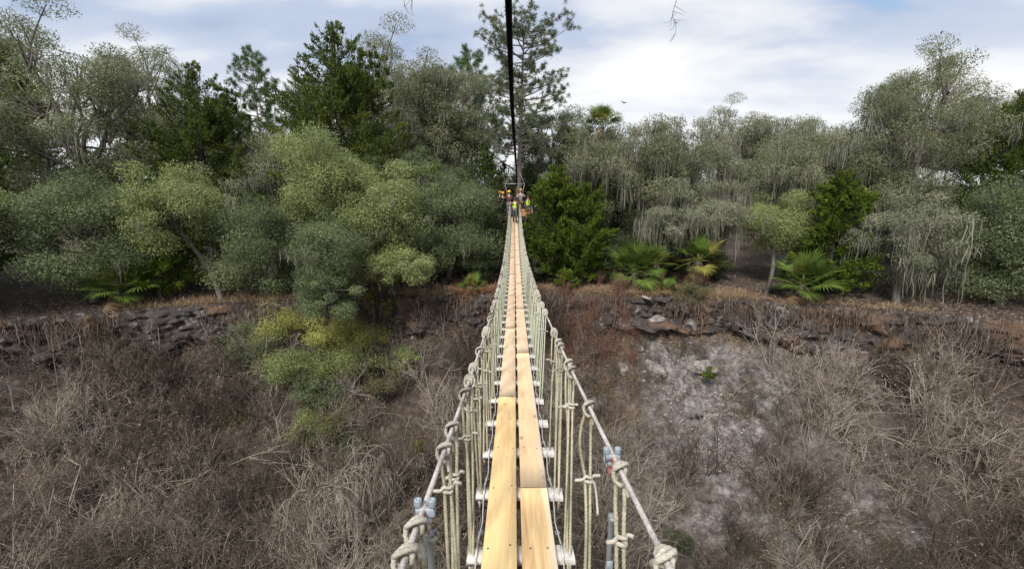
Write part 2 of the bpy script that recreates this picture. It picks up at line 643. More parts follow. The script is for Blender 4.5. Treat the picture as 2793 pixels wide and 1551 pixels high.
M['rope'] = rope_mat('tan_rope', (0.355, 0.33, 0.245))
M['rope_pale'] = rope_mat('pale_rope', (0.42, 0.395, 0.345))
M['rope_green'] = simple('greenish_rope', (0.39, 0.405, 0.30), 0.85, var=0.14, scale=25)
M['handrope'] = rope_mat('hand_rope', (0.50, 0.455, 0.45))
M['rung'] = simple('weathered_rung_wood', (0.58, 0.55, 0.52), 0.85, var=0.22, scale=14, bump=0.3)
M['rung_shade'] = simple('brown_rung_shade', (0.085, 0.055, 0.038), 0.85, var=0.3, scale=12)  # dark brown that stands for the shade under the rungs
M['steel'] = simple('galvanised_steel', (0.33, 0.38, 0.42), 0.55, 0.35, 0.2, 30)
M['rod'] = simple('steel_rod', (0.62, 0.62, 0.62), 0.4, 0.35, 0.1, 30)
M['pvc'] = simple('grey_pipe', (0.17, 0.19, 0.21), 0.55, 0.0, 0.12, 12)
M['red_tape'] = simple('red_tape', (0.42, 0.02, 0.04), 0.5, 0, 0.1)
M['black'] = simple('black_cable', (0.006, 0.006, 0.007), 0.95, 0, 0.3, 60)
M['black'].node_tree.nodes['Principled BSDF'].inputs['Specular IOR Level'].default_value = 0.1
M['nail'] = simple('nail_heads', (0.05, 0.045, 0.04), 0.6, 0.3, 0.2)
M['platform'] = simple('platform_wood', (0.10, 0.075, 0.055), 0.8, 0, 0.25, 9)
M['crate'] = simple('orange_stained_boards', (0.52, 0.27, 0.12), 0.65, 0, 0.18, 8)
M['hole_shade'] = simple('painted_hole_shade', (0.02, 0.015, 0.012), 0.9)  # near-black that paints the shade inside the crate's hand holes

# ------------------------------------------------------------------ terrain: a pit whose far wall rises to a wooded rim
RIM_Z = -5.7
_D = np.array([-200, -60, -12, -3, 0, 0.4, 0.9, 2.2, 5.0, 8.5, 11.5, 16, 22, 26, 60])
_Z = np.array([1.5, -1.0, -4.6, -5.4, -5.75, -7.7, -8.3, -9.7, -12.0, -13.2, -13.7, -14.0, -13.9, -13.8, -13.8])


def rim_y(x):
    x = np.asarray(x, float)
    return 25.2 - 0.011 * x ** 2 + 1.6 * (fbm(x * 0.22 + 5, x * 0 + 2.2, 3) - 0.45)


def terrain(x, y):
    x = np.asarray(x, float)
    y = np.asarray(y, float)
    d = rim_y(x) - y
    inside = np.clip(d / 1.5, 0, 1)
    d2 = d + inside * 1.6 * (fbm(x * 0.55, y * 0.55, 3) - 0.45)
    z = np.interp(d2, _D, _Z)
    amp = np.interp(d, [-4, 0, 1, 14], [0.35, 0.25, 0.75, 0.6])
    z = z + amp * (fbm(x * 0.9 + 3, y * 0.9, 4) - 0.47)
    z = z + inside * 0.5 * (fbm(x * 2.6 + 3, y * 2.6, 2) - 0.37)
    # the pit's near wall, under the camera's own platform
    near = np.clip((4.0 - y) / 6.0, 0, 1)
    return z + near * near * (3 - 2 * near) * 9.0 * (d > 8)


def tz(x, y):
    return float(terrain(x, y))


xs = np.concatenate([np.linspace(-900, -60, 12)[:-1], np.linspace(-60, -26, 40)[:-1], np.linspace(-26, 26, 330), np.linspace(26, 60, 40)[1:], np.linspace(60, 900, 12)[1:]])
ys = np.concatenate([np.linspace(-300, -4, 14)[:-1], np.linspace(-4, 9, 36)[:-1], np.linspace(9, 29, 170), np.linspace(29, 70, 40)[1:], np.linspace(70, 1500, 14)[1:]])
GX, GY = np.meshgrid(xs, ys)
GZ = terrain(GX, GY)
nx, ny = len(xs), len(ys)
ii = (np.arange(ny - 1)[:, None] * nx + np.arange(nx - 1)[None, :]).ravel()
tg = Geo()
tg.add(np.stack([GX, GY, GZ], -1).reshape(-1, 3), np.stack([ii, ii + 1, ii + nx + 1, ii + nx], -1))

m, t, b = mat_new('pit_ground')
tc = N(t, 'ShaderNodeTexCoord')
geo = N(t, 'ShaderNodeNewGeometry')


def noise(t, vec, sc, det=6, ro=0.6, dist=0.0):
    n = N(t, 'ShaderNodeTexNoise')
    n.inputs['Scale'].default_value = sc
    n.inputs['Detail'].default_value = det
    n.inputs['Roughness'].default_value = ro
    n.inputs['Distortion'].default_value = dist
    t.links.new(vec, n.inputs['Vector'])
    return n.outputs['Fac']


def mixc(t, fac, a, b_):
    n = N(t, 'ShaderNodeMix', data_type='RGBA')
    for s, v in (('Factor', fac), ('A', a), ('B', b_)):
        if isinstance(v, (int, float)):
            n.inputs[s].default_value = v
        elif isinstance(v, tuple):
            n.inputs[s].default_value = (*v, 1)
        else:
            t.links.new(v, n.inputs[s])
    return n.outputs['Result']


P = tc.outputs['Object']
litter = ramp(t, [(0.3, (0.022, 0.016, 0.012)), (0.48, (0.055, 0.04, 0.031)), (0.6, (0.095, 0.07, 0.056)), (0.74, (0.19, 0.15, 0.125))])
t.links.new(noise(t, P, 3.0, 9, 0.72), litter.inputs[0])
rockc = ramp(t, [(0.3, (0.012, 0.010, 0.011)), (0.53, (0.035, 0.029, 0.030)), (0.60, (0.14, 0.125, 0.13)), (0.68, (0.36, 0.34, 0.345))])
t.links.new(noise(t, P, 1.8, 9, 0.68, 0.4), rockc.inputs[0])
pale = ramp(t, [(0.36, (0.055, 0.046, 0.042)), (0.46, (0.125, 0.108, 0.102)), (0.54, (0.21, 0.19, 0.187)), (0.66, (0.33, 0.31, 0.308))])
t.links.new(noise(t, P, 2.6, 9, 0.72), pale.inputs[0])
sepn = N(t, 'ShaderNodeSeparateXYZ')
t.links.new(geo.outputs['True Normal'], sepn.inputs[0])
steep = N(t, 'ShaderNodeMapRange')
steep.inputs['From Min'].default_value = 0.60
steep.inputs['From Max'].default_value = 0.42
t.links.new(sepn.outputs['Z'], steep.inputs['Value'])
c1 = mixc(t, math_n(t, 'MULTIPLY', steep.outputs[0], 0.85), litter.outputs[0], rockc.outputs[0])
# the pale marl that lies bare on the right-hand slope
sepp = N(t, 'ShaderNodeSeparateXYZ')
t.links.new(P, sepp.inputs[0])
zone = N(t, 'ShaderNodeMapRange')
zone.inputs['From Min'].default_value = 4.6
zone.inputs['From Max'].default_value = 8.6
t.links.new(math_n(t, 'ADD', sepp.outputs['X'], math_n(t, 'MULTIPLY', math_n(t, 'SUBTRACT', noise(t, P, 0.5, 4), 0.5), 9.0)), zone.inputs['Value'])
zin = N(t, 'ShaderNodeMapRange')
zin.inputs['From Min'].default_value = -5.9
zin.inputs['From Max'].default_value = -6.8
t.links.new(sepp.outputs['Z'], zin.inputs['Value'])
zfar = N(t, 'ShaderNodeMapRange')
zfar.inputs['From Min'].default_value = 18.0
zfar.inputs['From Max'].default_value = 13.5
t.links.new(sepp.outputs['X'], zfar.inputs['Value'])
patch = ramp(t, [(0.36, (0, 0, 0)), (0.50, (1, 1, 1))])
t.links.new(noise(t, P, 0.55, 5, 0.6, 0.5), patch.inputs[0])
zz_ = math_n(t, 'MULTIPLY', math_n(t, 'MULTIPLY', zone.outputs[0], zfar.outputs[0]), zin.outputs[0])
c2 = mixc(t, math_n(t, 'MULTIPLY', math_n(t, 'MULTIPLY', zz_, patch.outputs[0]), 0.95), c1, pale.outputs[0])
t.links.new(c2, b.inputs['Base Color'])
b.inputs['Roughness'].default_value = 0.95
bp = N(t, 'ShaderNodeBump')
bp.inputs['Strength'].default_value = 0.9
bp.inputs['Distance'].default_value = 0.12
t.links.new(noise(t, P, 4.0, 9, 0.7), bp.inputs['Height'])
t.links.new(bp.outputs[0], b.inputs['Normal'])
M['ground'] = m
terr = tg.build('terrain', M['ground'])
tag(terr, kind='structure')


# the broken rock face under the lip of the pit
fx = np.arange(-24, 24.01, 0.075)
fv = np.linspace(0, 1, 42)
FX, FV = np.meshgrid(fx, fv)
top_z = terrain(fx, rim_y(fx) + 0.35) - 0.02
depth = 2.3 + 1.1 * (fbm(fx * 0.35 + 4, fx * 0 + 1, 3) - 0.45) * 2
FZ_ = top_z[None, :] - FV * depth[None, :]
strata = np.floor(FV * 7 + 1.6 * fbm(FX * 0.5, FX * 0 + 7, 3)) / 7
blk = fbm(FX * 1.1 + 2, FZ_ * 1.6, 4) - 0.45
ridg = np.abs(fbm(FX * 2.3 + 9, FZ_ * 3.1 + 4, 3) - 0.44)
FY = rim_y(FX) + 0.35 - np.clip(FV * 9, 0, 1) * 0.42 - 0.40 * strata - 1.5 * blk - 1.0 * ridg - 0.25 * FV
FY[0] = rim_y(fx) + 0.5
nfx = len(fx)
fi = (np.arange(len(fv) - 1)[:, None] * nfx + np.arange(nfx - 1)[None, :]).ravel()
g = Geo()
g.add(np.stack([FX, FY, FZ_], -1).reshape(-1, 3), np.stack([fi, fi + nfx, fi + nfx + 1, fi + 1], -1))
m, t, b = mat_new('cliff_rock')
tc = N(t, 'ShaderNodeTexCoord')
P = tc.outputs['Object']
mpv = N(t, 'ShaderNodeMapping')
mpv.inputs['Scale'].default_value = (1.0, 1.0, 0.45)
t.links.new(P, mpv.inputs[0])
base_c = ramp(t, [(0.33, (0.016, 0.013, 0.013)), (0.52, (0.045, 0.037, 0.035)), (0.66, (0.10, 0.082, 0.075))])
t.links.new(noise(t, P, 2.4, 8, 0.7), base_c.inputs[0])
wm = ramp(t, [(0.57, (0, 0, 0)), (0.66, (1, 1, 1))])
t.links.new(noise(t, mpv.outputs[0], 2.2, 9, 0.72, 0.6), wm.inputs[0])
c1 = mixc(t, math_n(t, 'MULTIPLY', wm.outputs[0], 0.85), base_c.outputs[0], (0.36, 0.335, 0.34))
rm = ramp(t, [(0.52, (0, 0, 0)), (0.64, (1, 1, 1))])
t.links.new(noise(t, P, 0.7, 6, 0.6), rm.inputs[0])
c2 = mixc(t, math_n(t, 'MULTIPLY', rm.outputs[0], 0.7), c1, (0.15, 0.085, 0.05))
t.links.new(c2, b.inputs['Base Color'])
b.inputs['Roughness'].default_value = 0.95
bp = N(t, 'ShaderNodeBump')
bp.inputs['Strength'].default_value = 0.8
bp.inputs['Distance'].default_value = 0.08
t.links.new(noise(t, P, 6.0, 8, 0.7), bp.inputs['Height'])
t.links.new(bp.outputs[0], b.inputs['Normal'])
M['cliff'] = m
tag(g.build('cliff', M['cliff']), kind='structure')


def ground(px, py):
    """where the ray of a photograph pixel meets the ground"""
    d = ray(px, py)
    for Y in np.arange(9, 60, 0.05):
        p = Vector((-0.03, 0, 0)) + d * (Y / d.y)
        if p.z <= tz(p.x, p.y):
            return Vector((p.x, p.y, tz(p.x, p.y)))
    return p


# ------------------------------------------------------------------ the rope bridge
LB = 31.2


def deck_z(y):
    return -1.65 - 0.15 * y / 31 - 4 * 1.19 * (y / 31) * (1 - y / 31)


def deck_slope(y):
    return math.atan((deck_z(y + 0.05) - deck_z(y - 0.05)) / 0.1)


HR = 0.90


def rope_x(y, s):
    if s < 0:
        return -float(np.interp(y, [0, 5, 13, 20, 31], [0.30, 0.30, 0.33, 0.36, 0.36]))
    return float(np.interp(y, [0, 31], [0.345, 0.355]))


bridge = empty('rope_bridge', 'long sagging rope footbridge with two pale plank walkways, rungs and knotted hand ropes', 'bridge', (0, 0, -1.65))
BZ = 1.65      # bridge children are written in camera-height coordinates and lowered by their parent
bridge_off = Vector((0, 0, BZ))


def bpart(name, mesh, loc, rot=None, parent=bridge):
    return link(name, mesh, parent, Vector(loc) + bridge_off, rot)


wood_mats = [
    wood('fresh_yellow_plank', (0.87, 0.645, 0.315), (0.72, 0.485, 0.225), (0.16, 0.09, 0.045), None, 1.0),
    wood('grainy_yellow_plank', (0.88, 0.66, 0.345), (0.58, 0.36, 0.165), (0.17, 0.10, 0.05), (0.80, 0.70, 0.52), 2.3),
    wood('pinkish_plank', (0.91, 0.68, 0.405), (0.81, 0.56, 0.325), (0.20, 0.12, 0.08), (0.72, 0.60, 0.50), 4.1),
    wood('peach_plank', (0.84, 0.61, 0.42), (0.73, 0.50, 0.33), (0.25, 0.15, 0.10), None, 5.7),
    wood('pale_tan_plank', (0.85, 0.65, 0.44), (0.73, 0.53, 0.34), (0.25, 0.16, 0.10), None, 8.2),
]


def plank(x0, x1, y0, y1, mat, skew=0.0):
    """one board following the sag, chamfered, from y0 to y1"""
    ym = (y0 + y1) / 2
    n = max(6, int((y1 - y0) / 0.3))
    yy = np.linspace(y0 + 0.006, y1 - 0.006, n)
    zz = np.array([deck_z(y) for y in yy])
    th, bv = 0.036, 0.004
    xm = (x0 + x1) / 2
    w = (x1 - x0) / 2
    sec = np.array([[-w, -th], [-w, -bv], [-w + bv, 0], [w - bv, 0], [w, -bv], [w, -th]])
    V = np.zeros((n, 6, 3))
    V[:, :, 0] = sec[None, :, 0] + skew * (yy[:, None] - ym)
    V[:, :, 1] = yy[:, None] - ym
    V[:, :, 2] = zz[:, None] - deck_z(ym) + sec[None, :, 1]
    i = np.arange(n - 1)[:, None] * 6
    j = np.arange(6)[None, :]
    k = (j + 1) % 6
    g = Geo()
    g.add(V.reshape(-1, 3), np.stack([i + j, i + k, i + 6 + k, i + 6 + j], -1).reshape(-1, 4))
    g.f4.append(np.array([[0, 1, 4, 5], [1, 2, 3, 4]]))
    g.f4.append(np.array([[5, 4, 1, 0], [4, 3, 2, 1]]) + (n - 1) * 6)
    o = bpart('plank', g.mesh('plank', mat), (xm, ym, deck_z(ym)))
    # nail heads where the board crosses the rungs
    ng = Geo()
    for kk in range(60):
        yr = 0.9 + 0.635 * kk
        if y0 + 0.05 < yr < min(y1 - 0.05, 14):
            for s in (-0.6, 0.62):
                px_, py_ = w * s + random.uniform(-.012, .012), yr - ym + random.uniform(-.02, .02)
                z_ = deck_z(py_ + ym) - deck_z(ym)
                lathe(ng, [(0.0001, 0.0024), (0.0058, 0.002), (0.0064, -0.002)], (px_, py_, z_), 8)
    if ng.n:
        q = ng.build('nail', M['nail'], o)
        tag(q, kind='stuff')
    return o


LJ = [0.25, 1.02, 4.70, 8.35, 12.0, 15.6, 19.3, 22.9, 26.5, LB]
RJ = [0.25, 2.80, 6.62, 10.3, 13.9, 17.6, 21.2, 24.8, 28.4, LB]
lm = [1, 0, 0, 4, 3, 3, 4, 3, 3]
lm = [0, 0, 4, 3, 4, 3, 3, 3, 4]
rm = [1, 2, 4, 3, 3, 3, 3, 4, 3]
for a, b_, mi in zip(LJ[:-1], LJ[1:], lm):
    plank(-0.205, -0.014, a, b_, wood_mats[mi], random.uniform(-.001, .001))
for a, b_, mi in zip(RJ[:-1], RJ[1:], rm):
    plank(0.014, 0.204, a, b_, wood_mats[mi], random.uniform(-.001, .001))

rung_y = [0.9 + 0.635 * k for k in range(48)]
rung_meshes = []
for k in range(5):
    g = Geo()
    box(g, (0, 0, 0), (0.615 + 0.012 * random.uniform(-1, 1), 0.128, 0.036), bevel=0.004)
    rung_meshes.append(g.mesh('rung', M['rung']))
g = Geo()
box(g, (0, 0, 0), (0.555, 0.085, 0.075), bevel=0.003)  # dark block added below each rung to stand for its shaded underside
shade_block_m = g.mesh('rung_shade_block', M['rung_shade'])
rung_rot = []
for k, y in enumerate(rung_y):
    rz = random.uniform(-0.05, 0.05)
    rung_rot.append(rz)
    q = bpart('rung', rung_meshes[k % 5], (random.uniform(-.008, .008), y, deck_z(y) - 0.036 - 0.02), (deck_slope(y), 0, rz))
    link('rung_shade_block', shade_block_m, q, (0, 0.01, -0.018 - 0.0385))

# --- hand ropes, one each side, in two pieces of detail but one mesh
for s in (-1, 1):
    yy = np.concatenate([np.arange(0.1, 4.6, 0.0045), np.arange(4.6, LB + 0.1, 0.25)])
    P = np.stack([[rope_x(y, s) * s * s * (1 if s > 0 else 1) for y in yy], yy, [deck_z(y) + HR for y in yy]], -1)
    g = Geo()
    k = int((4.6 - 0.1) / 0.0045)
    tube(g, P[:k + 1], 0.0088, 15, twist=26)
    tube(g, P[k:], 0.0088, 8)
    o = bpart('hand_rope', g.mesh('hand_rope', M['handrope'], True), (0, 0, 0))


# --- hangers: knot on the hand rope, twin strands, lower knot, rope down to the rung
def knot_mesh(axis_slope=0.0, seed=0, fine=True):
    """a hitch round the hand rope (its axis along Y): two turns, a crossing turn and a tail"""
    rr = np.random.default_rng(seed)
    r1, rs = 0.0160, 0.0075
    pts = []
    for a in np.linspace(-0.5 * np.pi, 3.6 * np.pi, 26):
        pts.append((r1 * math.cos(a), -0.020 + 0.040 * (a + 1.57) / 13, r1 * math.sin(a)))
    y1 = pts[-1][1]
    for a in np.linspace(3.7 * np.pi, 5.4 * np.pi, 14):
        q = (a - 3.7 * np.pi) / (1.7 * np.pi)
        pts.append((1.75 * r1 * math.cos(a), y1 - 0.06 * q, 1.75 * r1 * math.sin(a) - 0.006))
    pts.append((0.012, -0.022, -0.045))
    pts.append((0.006 + 0.02 * rr.random(), -0.03, -0.075))
    g = Geo()
    P = resample(spline(pts, 4), 0.0045 if fine else 0.014)
    tube(g, P, rs, 12 if fine else 6, twist=26 if fine else 0)
    # a second bight hanging under the rope
    pts = [(-0.010, 0.020, -0.045), (-0.026, 0.012, -0.022), (-0.028, -0.022, 0.006), (-0.004, -0.034, 0.027), (0.022, -0.012, 0.020), (0.024, 0.020, -0.012), (0.0, 0.030, -0.030), (-0.020, 0.006, -0.036), (-0.006, -0.020, -0.044), (0.018, -0.010, -0.050)]
    P = resample(spline(pts, 6), 0.006 if fine else 0.014)
    tube(g, P, rs, 9 if fine else 6, twist=26 if fine else 0)
    return g


def lower_knot_geo(z, seed, fine=True):
    """a horizontal overhand hitch round the two strands with stubby ends"""
    rr = np.random.default_rng(seed)
    rs = 0.0073
    e = 0.045 + 0.02 * rr.random()
    pts = [(-e, -0.008, z - 0.006), (-0.024, -0.019, z)]
    for a in np.linspace(-2.2, 5.6, 22):
        pts.append((0.021 * math.cos(a), 0.018 * math.sin(a), z + 0.006 - 0.003 * a))
    pts += [(0.026, 0.014, z + 0.014), (e, 0.002, z + 0.010 + 0.012 * rr.random())]
    g = Geo()
    P = resample(spline(pts, 3), 0.006 if fine else 0.014)
    tube(g, P, rs, 9 if fine else 6, twist=26 if fine else 0)
    if seed % 5 == 0:      # a long loose tail
        pts = [(0.02, 0.0, z), (0.035, 0.0, z - 0.02), (0.045, 0.004, z - 0.07), (0.05, 0.0, z - 0.13)]
        tube(g, resample(spline(pts, 5), 0.008), 0.006, 7)
    return g


def hanger_geo(kind, seed, fine=True):
    """ropes of one hanger, from the knot (z = HR) down and round the rung end (z = 0)"""
    rr = np.random.default_rng(seed)
    g = Geo()
    st = 0.0045 if fine else 0.25
    sd = 15 if fine else 5
    tw = 24 if fine else 0
    zk = {0: 0.70, 1: 0.66, 2: 0.60, 3: 0.74}[kind]
    o = 0.0125
    w = lambda a: float(rr.normal(0, a))

    def run(pts):
        tube(g, resample(spline(pts, 6), st), 0.0075, sd, twist=tw)
    if kind == 2:          # one strand bows out between the knots
        run([(-o, 0, HR - .02), (-0.034, 0.0, HR - .09), (-0.040, 0, HR - .17), (-0.02, 0, zk + .04), (-o, 0, zk), (-o + w(.004), w(.004), 0.4), (-o, 0, 0.0), (-o, 0.0, -0.05), (-o, -0.03, -0.075)])
        run([(o, 0, HR - .02), (o, 0.002, HR - .14), (o, 0, zk), (o + w(.004), 0, 0.35), (o + 0.004, 0.03, 0.02), (o, 0.04, -0.05), (o, 0.0, -0.075)])
    elif kind == 1:        # twin strands above, one thick below
        run([(-o, 0, HR - .02), (-o - .004, 0.004, HR - .12), (-o, 0, zk), (-0.002, 0.0, zk - .08), (0.002, w(.004), 0.3), (0, 0.0, 0.02), (0, -0.035, -0.02), (0, -0.035, -0.06), (0, 0.01, -0.076), (0.0, 0.05, -0.03)])
        run([(o, 0, HR - .02), (o + .004, -0.004, HR - .12), (o, 0, zk - .02)])
    else:
        run([(-o, 0, HR - .02), (-o - .003, 0, HR - .1), (-o, 0, zk), (-o + w(.003), w(.004), 0.42), (-o, 0.03, 0.02), (-o, 0.045, -0.04), (-o, 0.0, -0.075)])
        run([(o, 0, HR - .02), (o + .003, 0, HR - .1), (o, 0, zk), (o + w(.003), w(.004), 0.42), (o, -0.03, 0.02), (o, -0.045, -0.04), (o, 0.0, -0.075)])
    return g, zk


fine_h, fine_k, far_h, far_k, fine_l, far_l = [], [], [], [], [], []
for i, kind in enumerate((0, 1, 2, 3)):
    for fine in (True, False):
        g, zk = hanger_geo(kind, i + 1, fine)
        h_pale = g.mesh('hanger_rope', M['rope'] if fine else M['rope_green'], True)
        kn = knot_mesh(0, i + 4, fine).mesh('knot', M['rope_pale'], True)
        lk = lower_knot_geo(zk, i + 3, fine).mesh('knot', M['rope_pale'], True)
        (fine_h if fine else far_h).append((h_pale, kn, lk))


def hanger(y, s, kind, bottom_y=None, k2=None):
    """a hanger of side s whose knot sits at y"""
    by = y if bottom_y is None else bottom_y
    top = Vector((rope_x(y, s) if s > 0 else rope_x(y, s), y, deck_z(y) + HR))
    bot = Vector((s * 0.272, by, deck_z(by) - 0.05))
    d = top - bot
    hm, kn, lk = (fine_h if y < 5.2 else far_h)[kind]
    flip = random.choice((0.0, math.pi)) if y > 2.4 else 0.0
    rx = -math.atan2(d.y, d.z)
    ry = math.atan2(d.x, math.hypot(d.y, d.z))
    Q = Matrix.Rotation(rx, 3, 'X') @ Matrix.Rotation(ry, 3, 'Y') @ Matrix.Rotation(flip, 3, 'Z')
    o = bpart('hanger_rope', hm, bot, Q.to_euler())
    sc = d.length / HR
    o.scale = (1, 1, sc)
    q = link('knot', kn, o, (0, 0, HR), (Q.inverted() @ Matrix.Rotation(deck_slope(y), 3, 'X') @ Matrix.Rotation(flip, 3, 'Z')).to_euler())
    link('knot', lk, o, (0, 0, 0))
    return o


left_at = [(0.965, 0), (1.085, 1), (1.58, 3), (1.80, 0), (2.28, 1), (2.50, 3), (2.78, 0), (3.32, 1), (3.97, 2), (4.15, 0)]
right_at = [(0.955, 1), (1.42, 0), (2.08, 2), (2.75, 0), (2.93, 1), (3.45, 3), (3.62, 0), (4.04, 1)]
for lst, s in ((left_at, -1), (right_at, 1)):
    for y, kind in lst:
        by = max([q for q in rung_y + [0.265] if q < y + (0.06 if s < 0 else -0.46)])
        hanger(y, s, kind, by)
    for y in rung_y:
        if 4.4 < y < 30.2:
            hanger(y + (0.10 if s < 0 else 0.52) + random.uniform(-.05, .05), s, random.choice((0, 0, 1, 2, 3)), y)
            if random.random() < 0.75:
                hanger(y + (0.3 if s < 0 else 0.66) + random.uniform(-.06, .08), s, random.choice((0, 1, 3)), y + 0.05)

# --- steel rods along both rung ends, eyes and sleeves
rod_x = 0.243
eye_g = Geo()
th = np.linspace(0, 2 * np.pi, 17)
tube(eye_g, np.stack([0.012 * np.cos(th), 0.014 * np.sin(th), 0 * th], -1), 0.003, 6, cap=False)
eye_m = eye_g.mesh('eye_loop', M['steel'], True)
sl = Geo()
tube(sl, [(0, -0.055, 0.0), (0, 0, 0.004), (0, 0.055, 0.0)], 0.0068, 8)
sleeve_m = sl.mesh('cable_sleeve', M['rod'], True)
for s in (-1, 1):
    pts = []
    for y in rung_y:
        pts.append((s * rod_x, y - 0.05, deck_z(y - 0.05) - 0.028))
        pts.append((s * rod_x, y + 0.05, deck_z(y + 0.05) - 0.028))
        pts.append((s * (rod_x - 0.012), y + 0.30, deck_z(y + 0.3) - 0.055))
    g = Geo()
    tube(g, np.array(pts), 0.0042, 7)
    bpart('steel_cable', g.mesh('steel_cable', M['rod'], True), (0, 0, 0))
    for y in rung_y:
        if y < 16:
            bpart('eye_loop', eye_m, (s * (rod_x - 0.008), y + 0.19, deck_z(y + 0.19) - 0.045))
        if y < 9:
            bpart('cable_sleeve', sleeve_m, (s * rod_x, y, deck_z(y) - 0.027), (deck_slope(y), 0, 0))

# thin lacing chain between rung ends, outboard of the rods
for s in (-1, 1):
    g = Geo()
    for k, y in enumerate(rung_y[:9]):
        p = [(s * 0.262, y + 0.06, deck_z(y) - 0.04), (s * 0.268, y + 0.05, deck_z(y) + 0.02), (s * 0.258, y + 0.12, deck_z(y) - 0.09), (s * 0.243, y + 0.19, deck_z(y + .19) - 0.05)]
        tube(g, resample(spline(p, 5), 0.012), 0.0035, 6, twist=40)
    bpart('lacing', g.mesh('lacing', M['rope'], True), (0, 0, 0))

# --- clamps, grey pipes and red tape beside the first knots
for s, yc in ((-1, 1.165), (1, 1.525)):
    x = rope_x(yc, s)
    zc = deck_z(yc) + HR
    g = Geo()
    box(g, (0, 0, -0.008), (0.060, 0.022, 0.030), bevel=0.004)
    box(g, (0, 0, -0.034), (0.040, 0.018, 0.022), bevel=0.003)
    cl = bpart('rope_clamp', g.mesh('rope_clamp', M['steel']), (x - s * 0.004, yc, zc), (deck_slope(yc), 0, 0))
    bg_ = Geo()
    lathe(bg_, [(0.0055, 0.012), (0.0055, 0.031), (0.0135, 0.032), (0.015, 0.028), (0.015, 0.010), (0.012, 0.004), (0.0001, 0.004)], sides=14)
    bg_.v = [a_ * np.array([0.82, 0.82, 0.9]) for a_ in bg_.v]
    bm_ = bg_.mesh('bolt', M['steel'], True)
    for q in (-1, 1):
        link('bolt', bm_, cl, (q * 0.021, 0, 0.002))
    tp = Geo()
    lathe(tp, [(0.0108, -0.03), (0.0112, -0.028), (0.0112, 0.028), (0.0108, 0.03)], sides=12)
    tape = bpart('red_tape', tp.mesh('red_tape', M['red_tape'], True), (x, yc - 0.045, zc - 0.004), (R(90) + deck_slope(yc), 0, 0))
    fl = Geo()
    box(fl, (0, 0, 0), (0.004, 0.016, 0.036), bevel=0.001)
    bpart('red_tape', fl.mesh('red_tape_tail', M['red_tape']), (x - s * 0.016, yc - 0.03, zc - 0.042), (0.2, 0.15 * s, 0))
    # the grey pipe standing behind the knot
    pg = Geo()
    lathe(pg, [(0.0001, 0.0), (0.016, -0.002), (0.0185, -0.008), (0.0185, -0.034), (0.0150, -0.038), (0.0150, -0.075), (0.0135, -0.08), (0.0142, -0.30), (0.0150, -0.80), (0.0001, -0.80)], sides=16)
    px_ = x - s * (-0.028 if s < 0 else 0.016)
    px_ = x + 0.030 if s < 0 else x - 0.030
    pq = at(1172, 1448, 1.17) if s < 0 else at(1668, 1400, 1.53)
    pipe = bpart('pipe_post', pg.mesh('pipe_post', M['pvc'], True), pq, (0.03, 0.0, 0))
    pipe.scale = (0.78, 0.78, 1)
    rg = Geo()
    th = np.linspace(0.2, 2 * np.pi - 0.5, 20)
    tube(rg, np.stack([0.020 * np.cos(th) + 0.012, 0.022 * np.sin(th), 0.006 * th / 6 - 0.02], -1), 0.0078, 9, twist=26)
    link('rope_collar', rg.mesh('rope_collar', M['rope_pale'], True), pipe)
    if s > 0:
        fg = Geo()
        box(fg, (0.0, -0.018, -0.235), (0.034, 0.012, 0.05), bevel=0.003)
        box(fg, (0.012, -0.022, -0.31), (0.008, 0.010, 0.13), bevel=0.002)
        link('latch', fg.mesh('latch', M['steel']), pipe)

# ------------------------------------------------------------------ overhead safety cable
PX0 = at(1411, 600, 33.0).x
yy = np.linspace(-2.5, 32.55, 90)
zc = 0.2 + 0.00345 * (16 - yy) ** 2
xc = np.interp(yy, [-2.5, 2.2, 3.8, 8, 32.6], [at(1386, 0, 2.2).x - 0.01, at(1386, 0, 2.2).x, at(1396, 300, 3.8).x, 0.0, PX0 - 0.02])
g = Geo()
tube(g, np.stack([xc, yy, zc], -1), 0.0165, 10)
cab = g.build('overhead_cable', M['black'], smooth=True)
tag(cab, 'thick black safety cable stretched overhead along the bridge to the pine trunk', 'cable')


# ------------------------------------------------------------------ vegetation builders
def unit(v):
    return v / (np.linalg.norm(v, axis=-1, keepdims=True) + 1e-9)


def leaf_quads(g, C, D, L_, W_, tint, rr, nrm=None):
    """diamond leaves at C, pointing along D"""
    n = len(C)
    rv = unit(rr.normal(size=(n, 3)))
    if nrm is not None:
        rv = unit(nrm + 0.55 * rv)
    Wd = unit(np.cross(D, rv))
    L_ = np.broadcast_to(L_, (n,))[:, None]
    W_ = np.broadcast_to(W_, (n,))[:, None]
    V = np.stack([C - D * L_ * 0.5, C + Wd * W_ * 0.5, C + D * L_ * 0.5, C - Wd * W_ * 0.5], 1)
    F = np.arange(n * 4).reshape(n, 4)
    g.add(V.reshape(-1, 3), F, np.repeat(np.clip(tint, 0, 1), 4))


def leaf_tris(g, C, D, L_, W_, tint, rr, nrm=None):
    """small pointed leaves, one triangle each"""
    n = len(C)
    rv = unit(rr.normal(size=(n, 3)))
    if nrm is not None:
        rv = unit(nrm + 0.55 * rv)
    Wd = unit(np.cross(D, rv))
    L_ = np.broadcast_to(L_, (n,))[:, None]
    W_ = np.broadcast_to(W_, (n,))[:, None]
    V = np.stack([C - D * L_ * 0.4 + Wd * W_ * 0.5, C + D * L_ * 0.6, C - D * L_ * 0.4 - Wd * W_ * 0.5], 1)
    g.add(V.reshape(-1, 3), np.arange(n * 3).reshape(n, 3), np.repeat(np.clip(tint, 0, 1), 3))


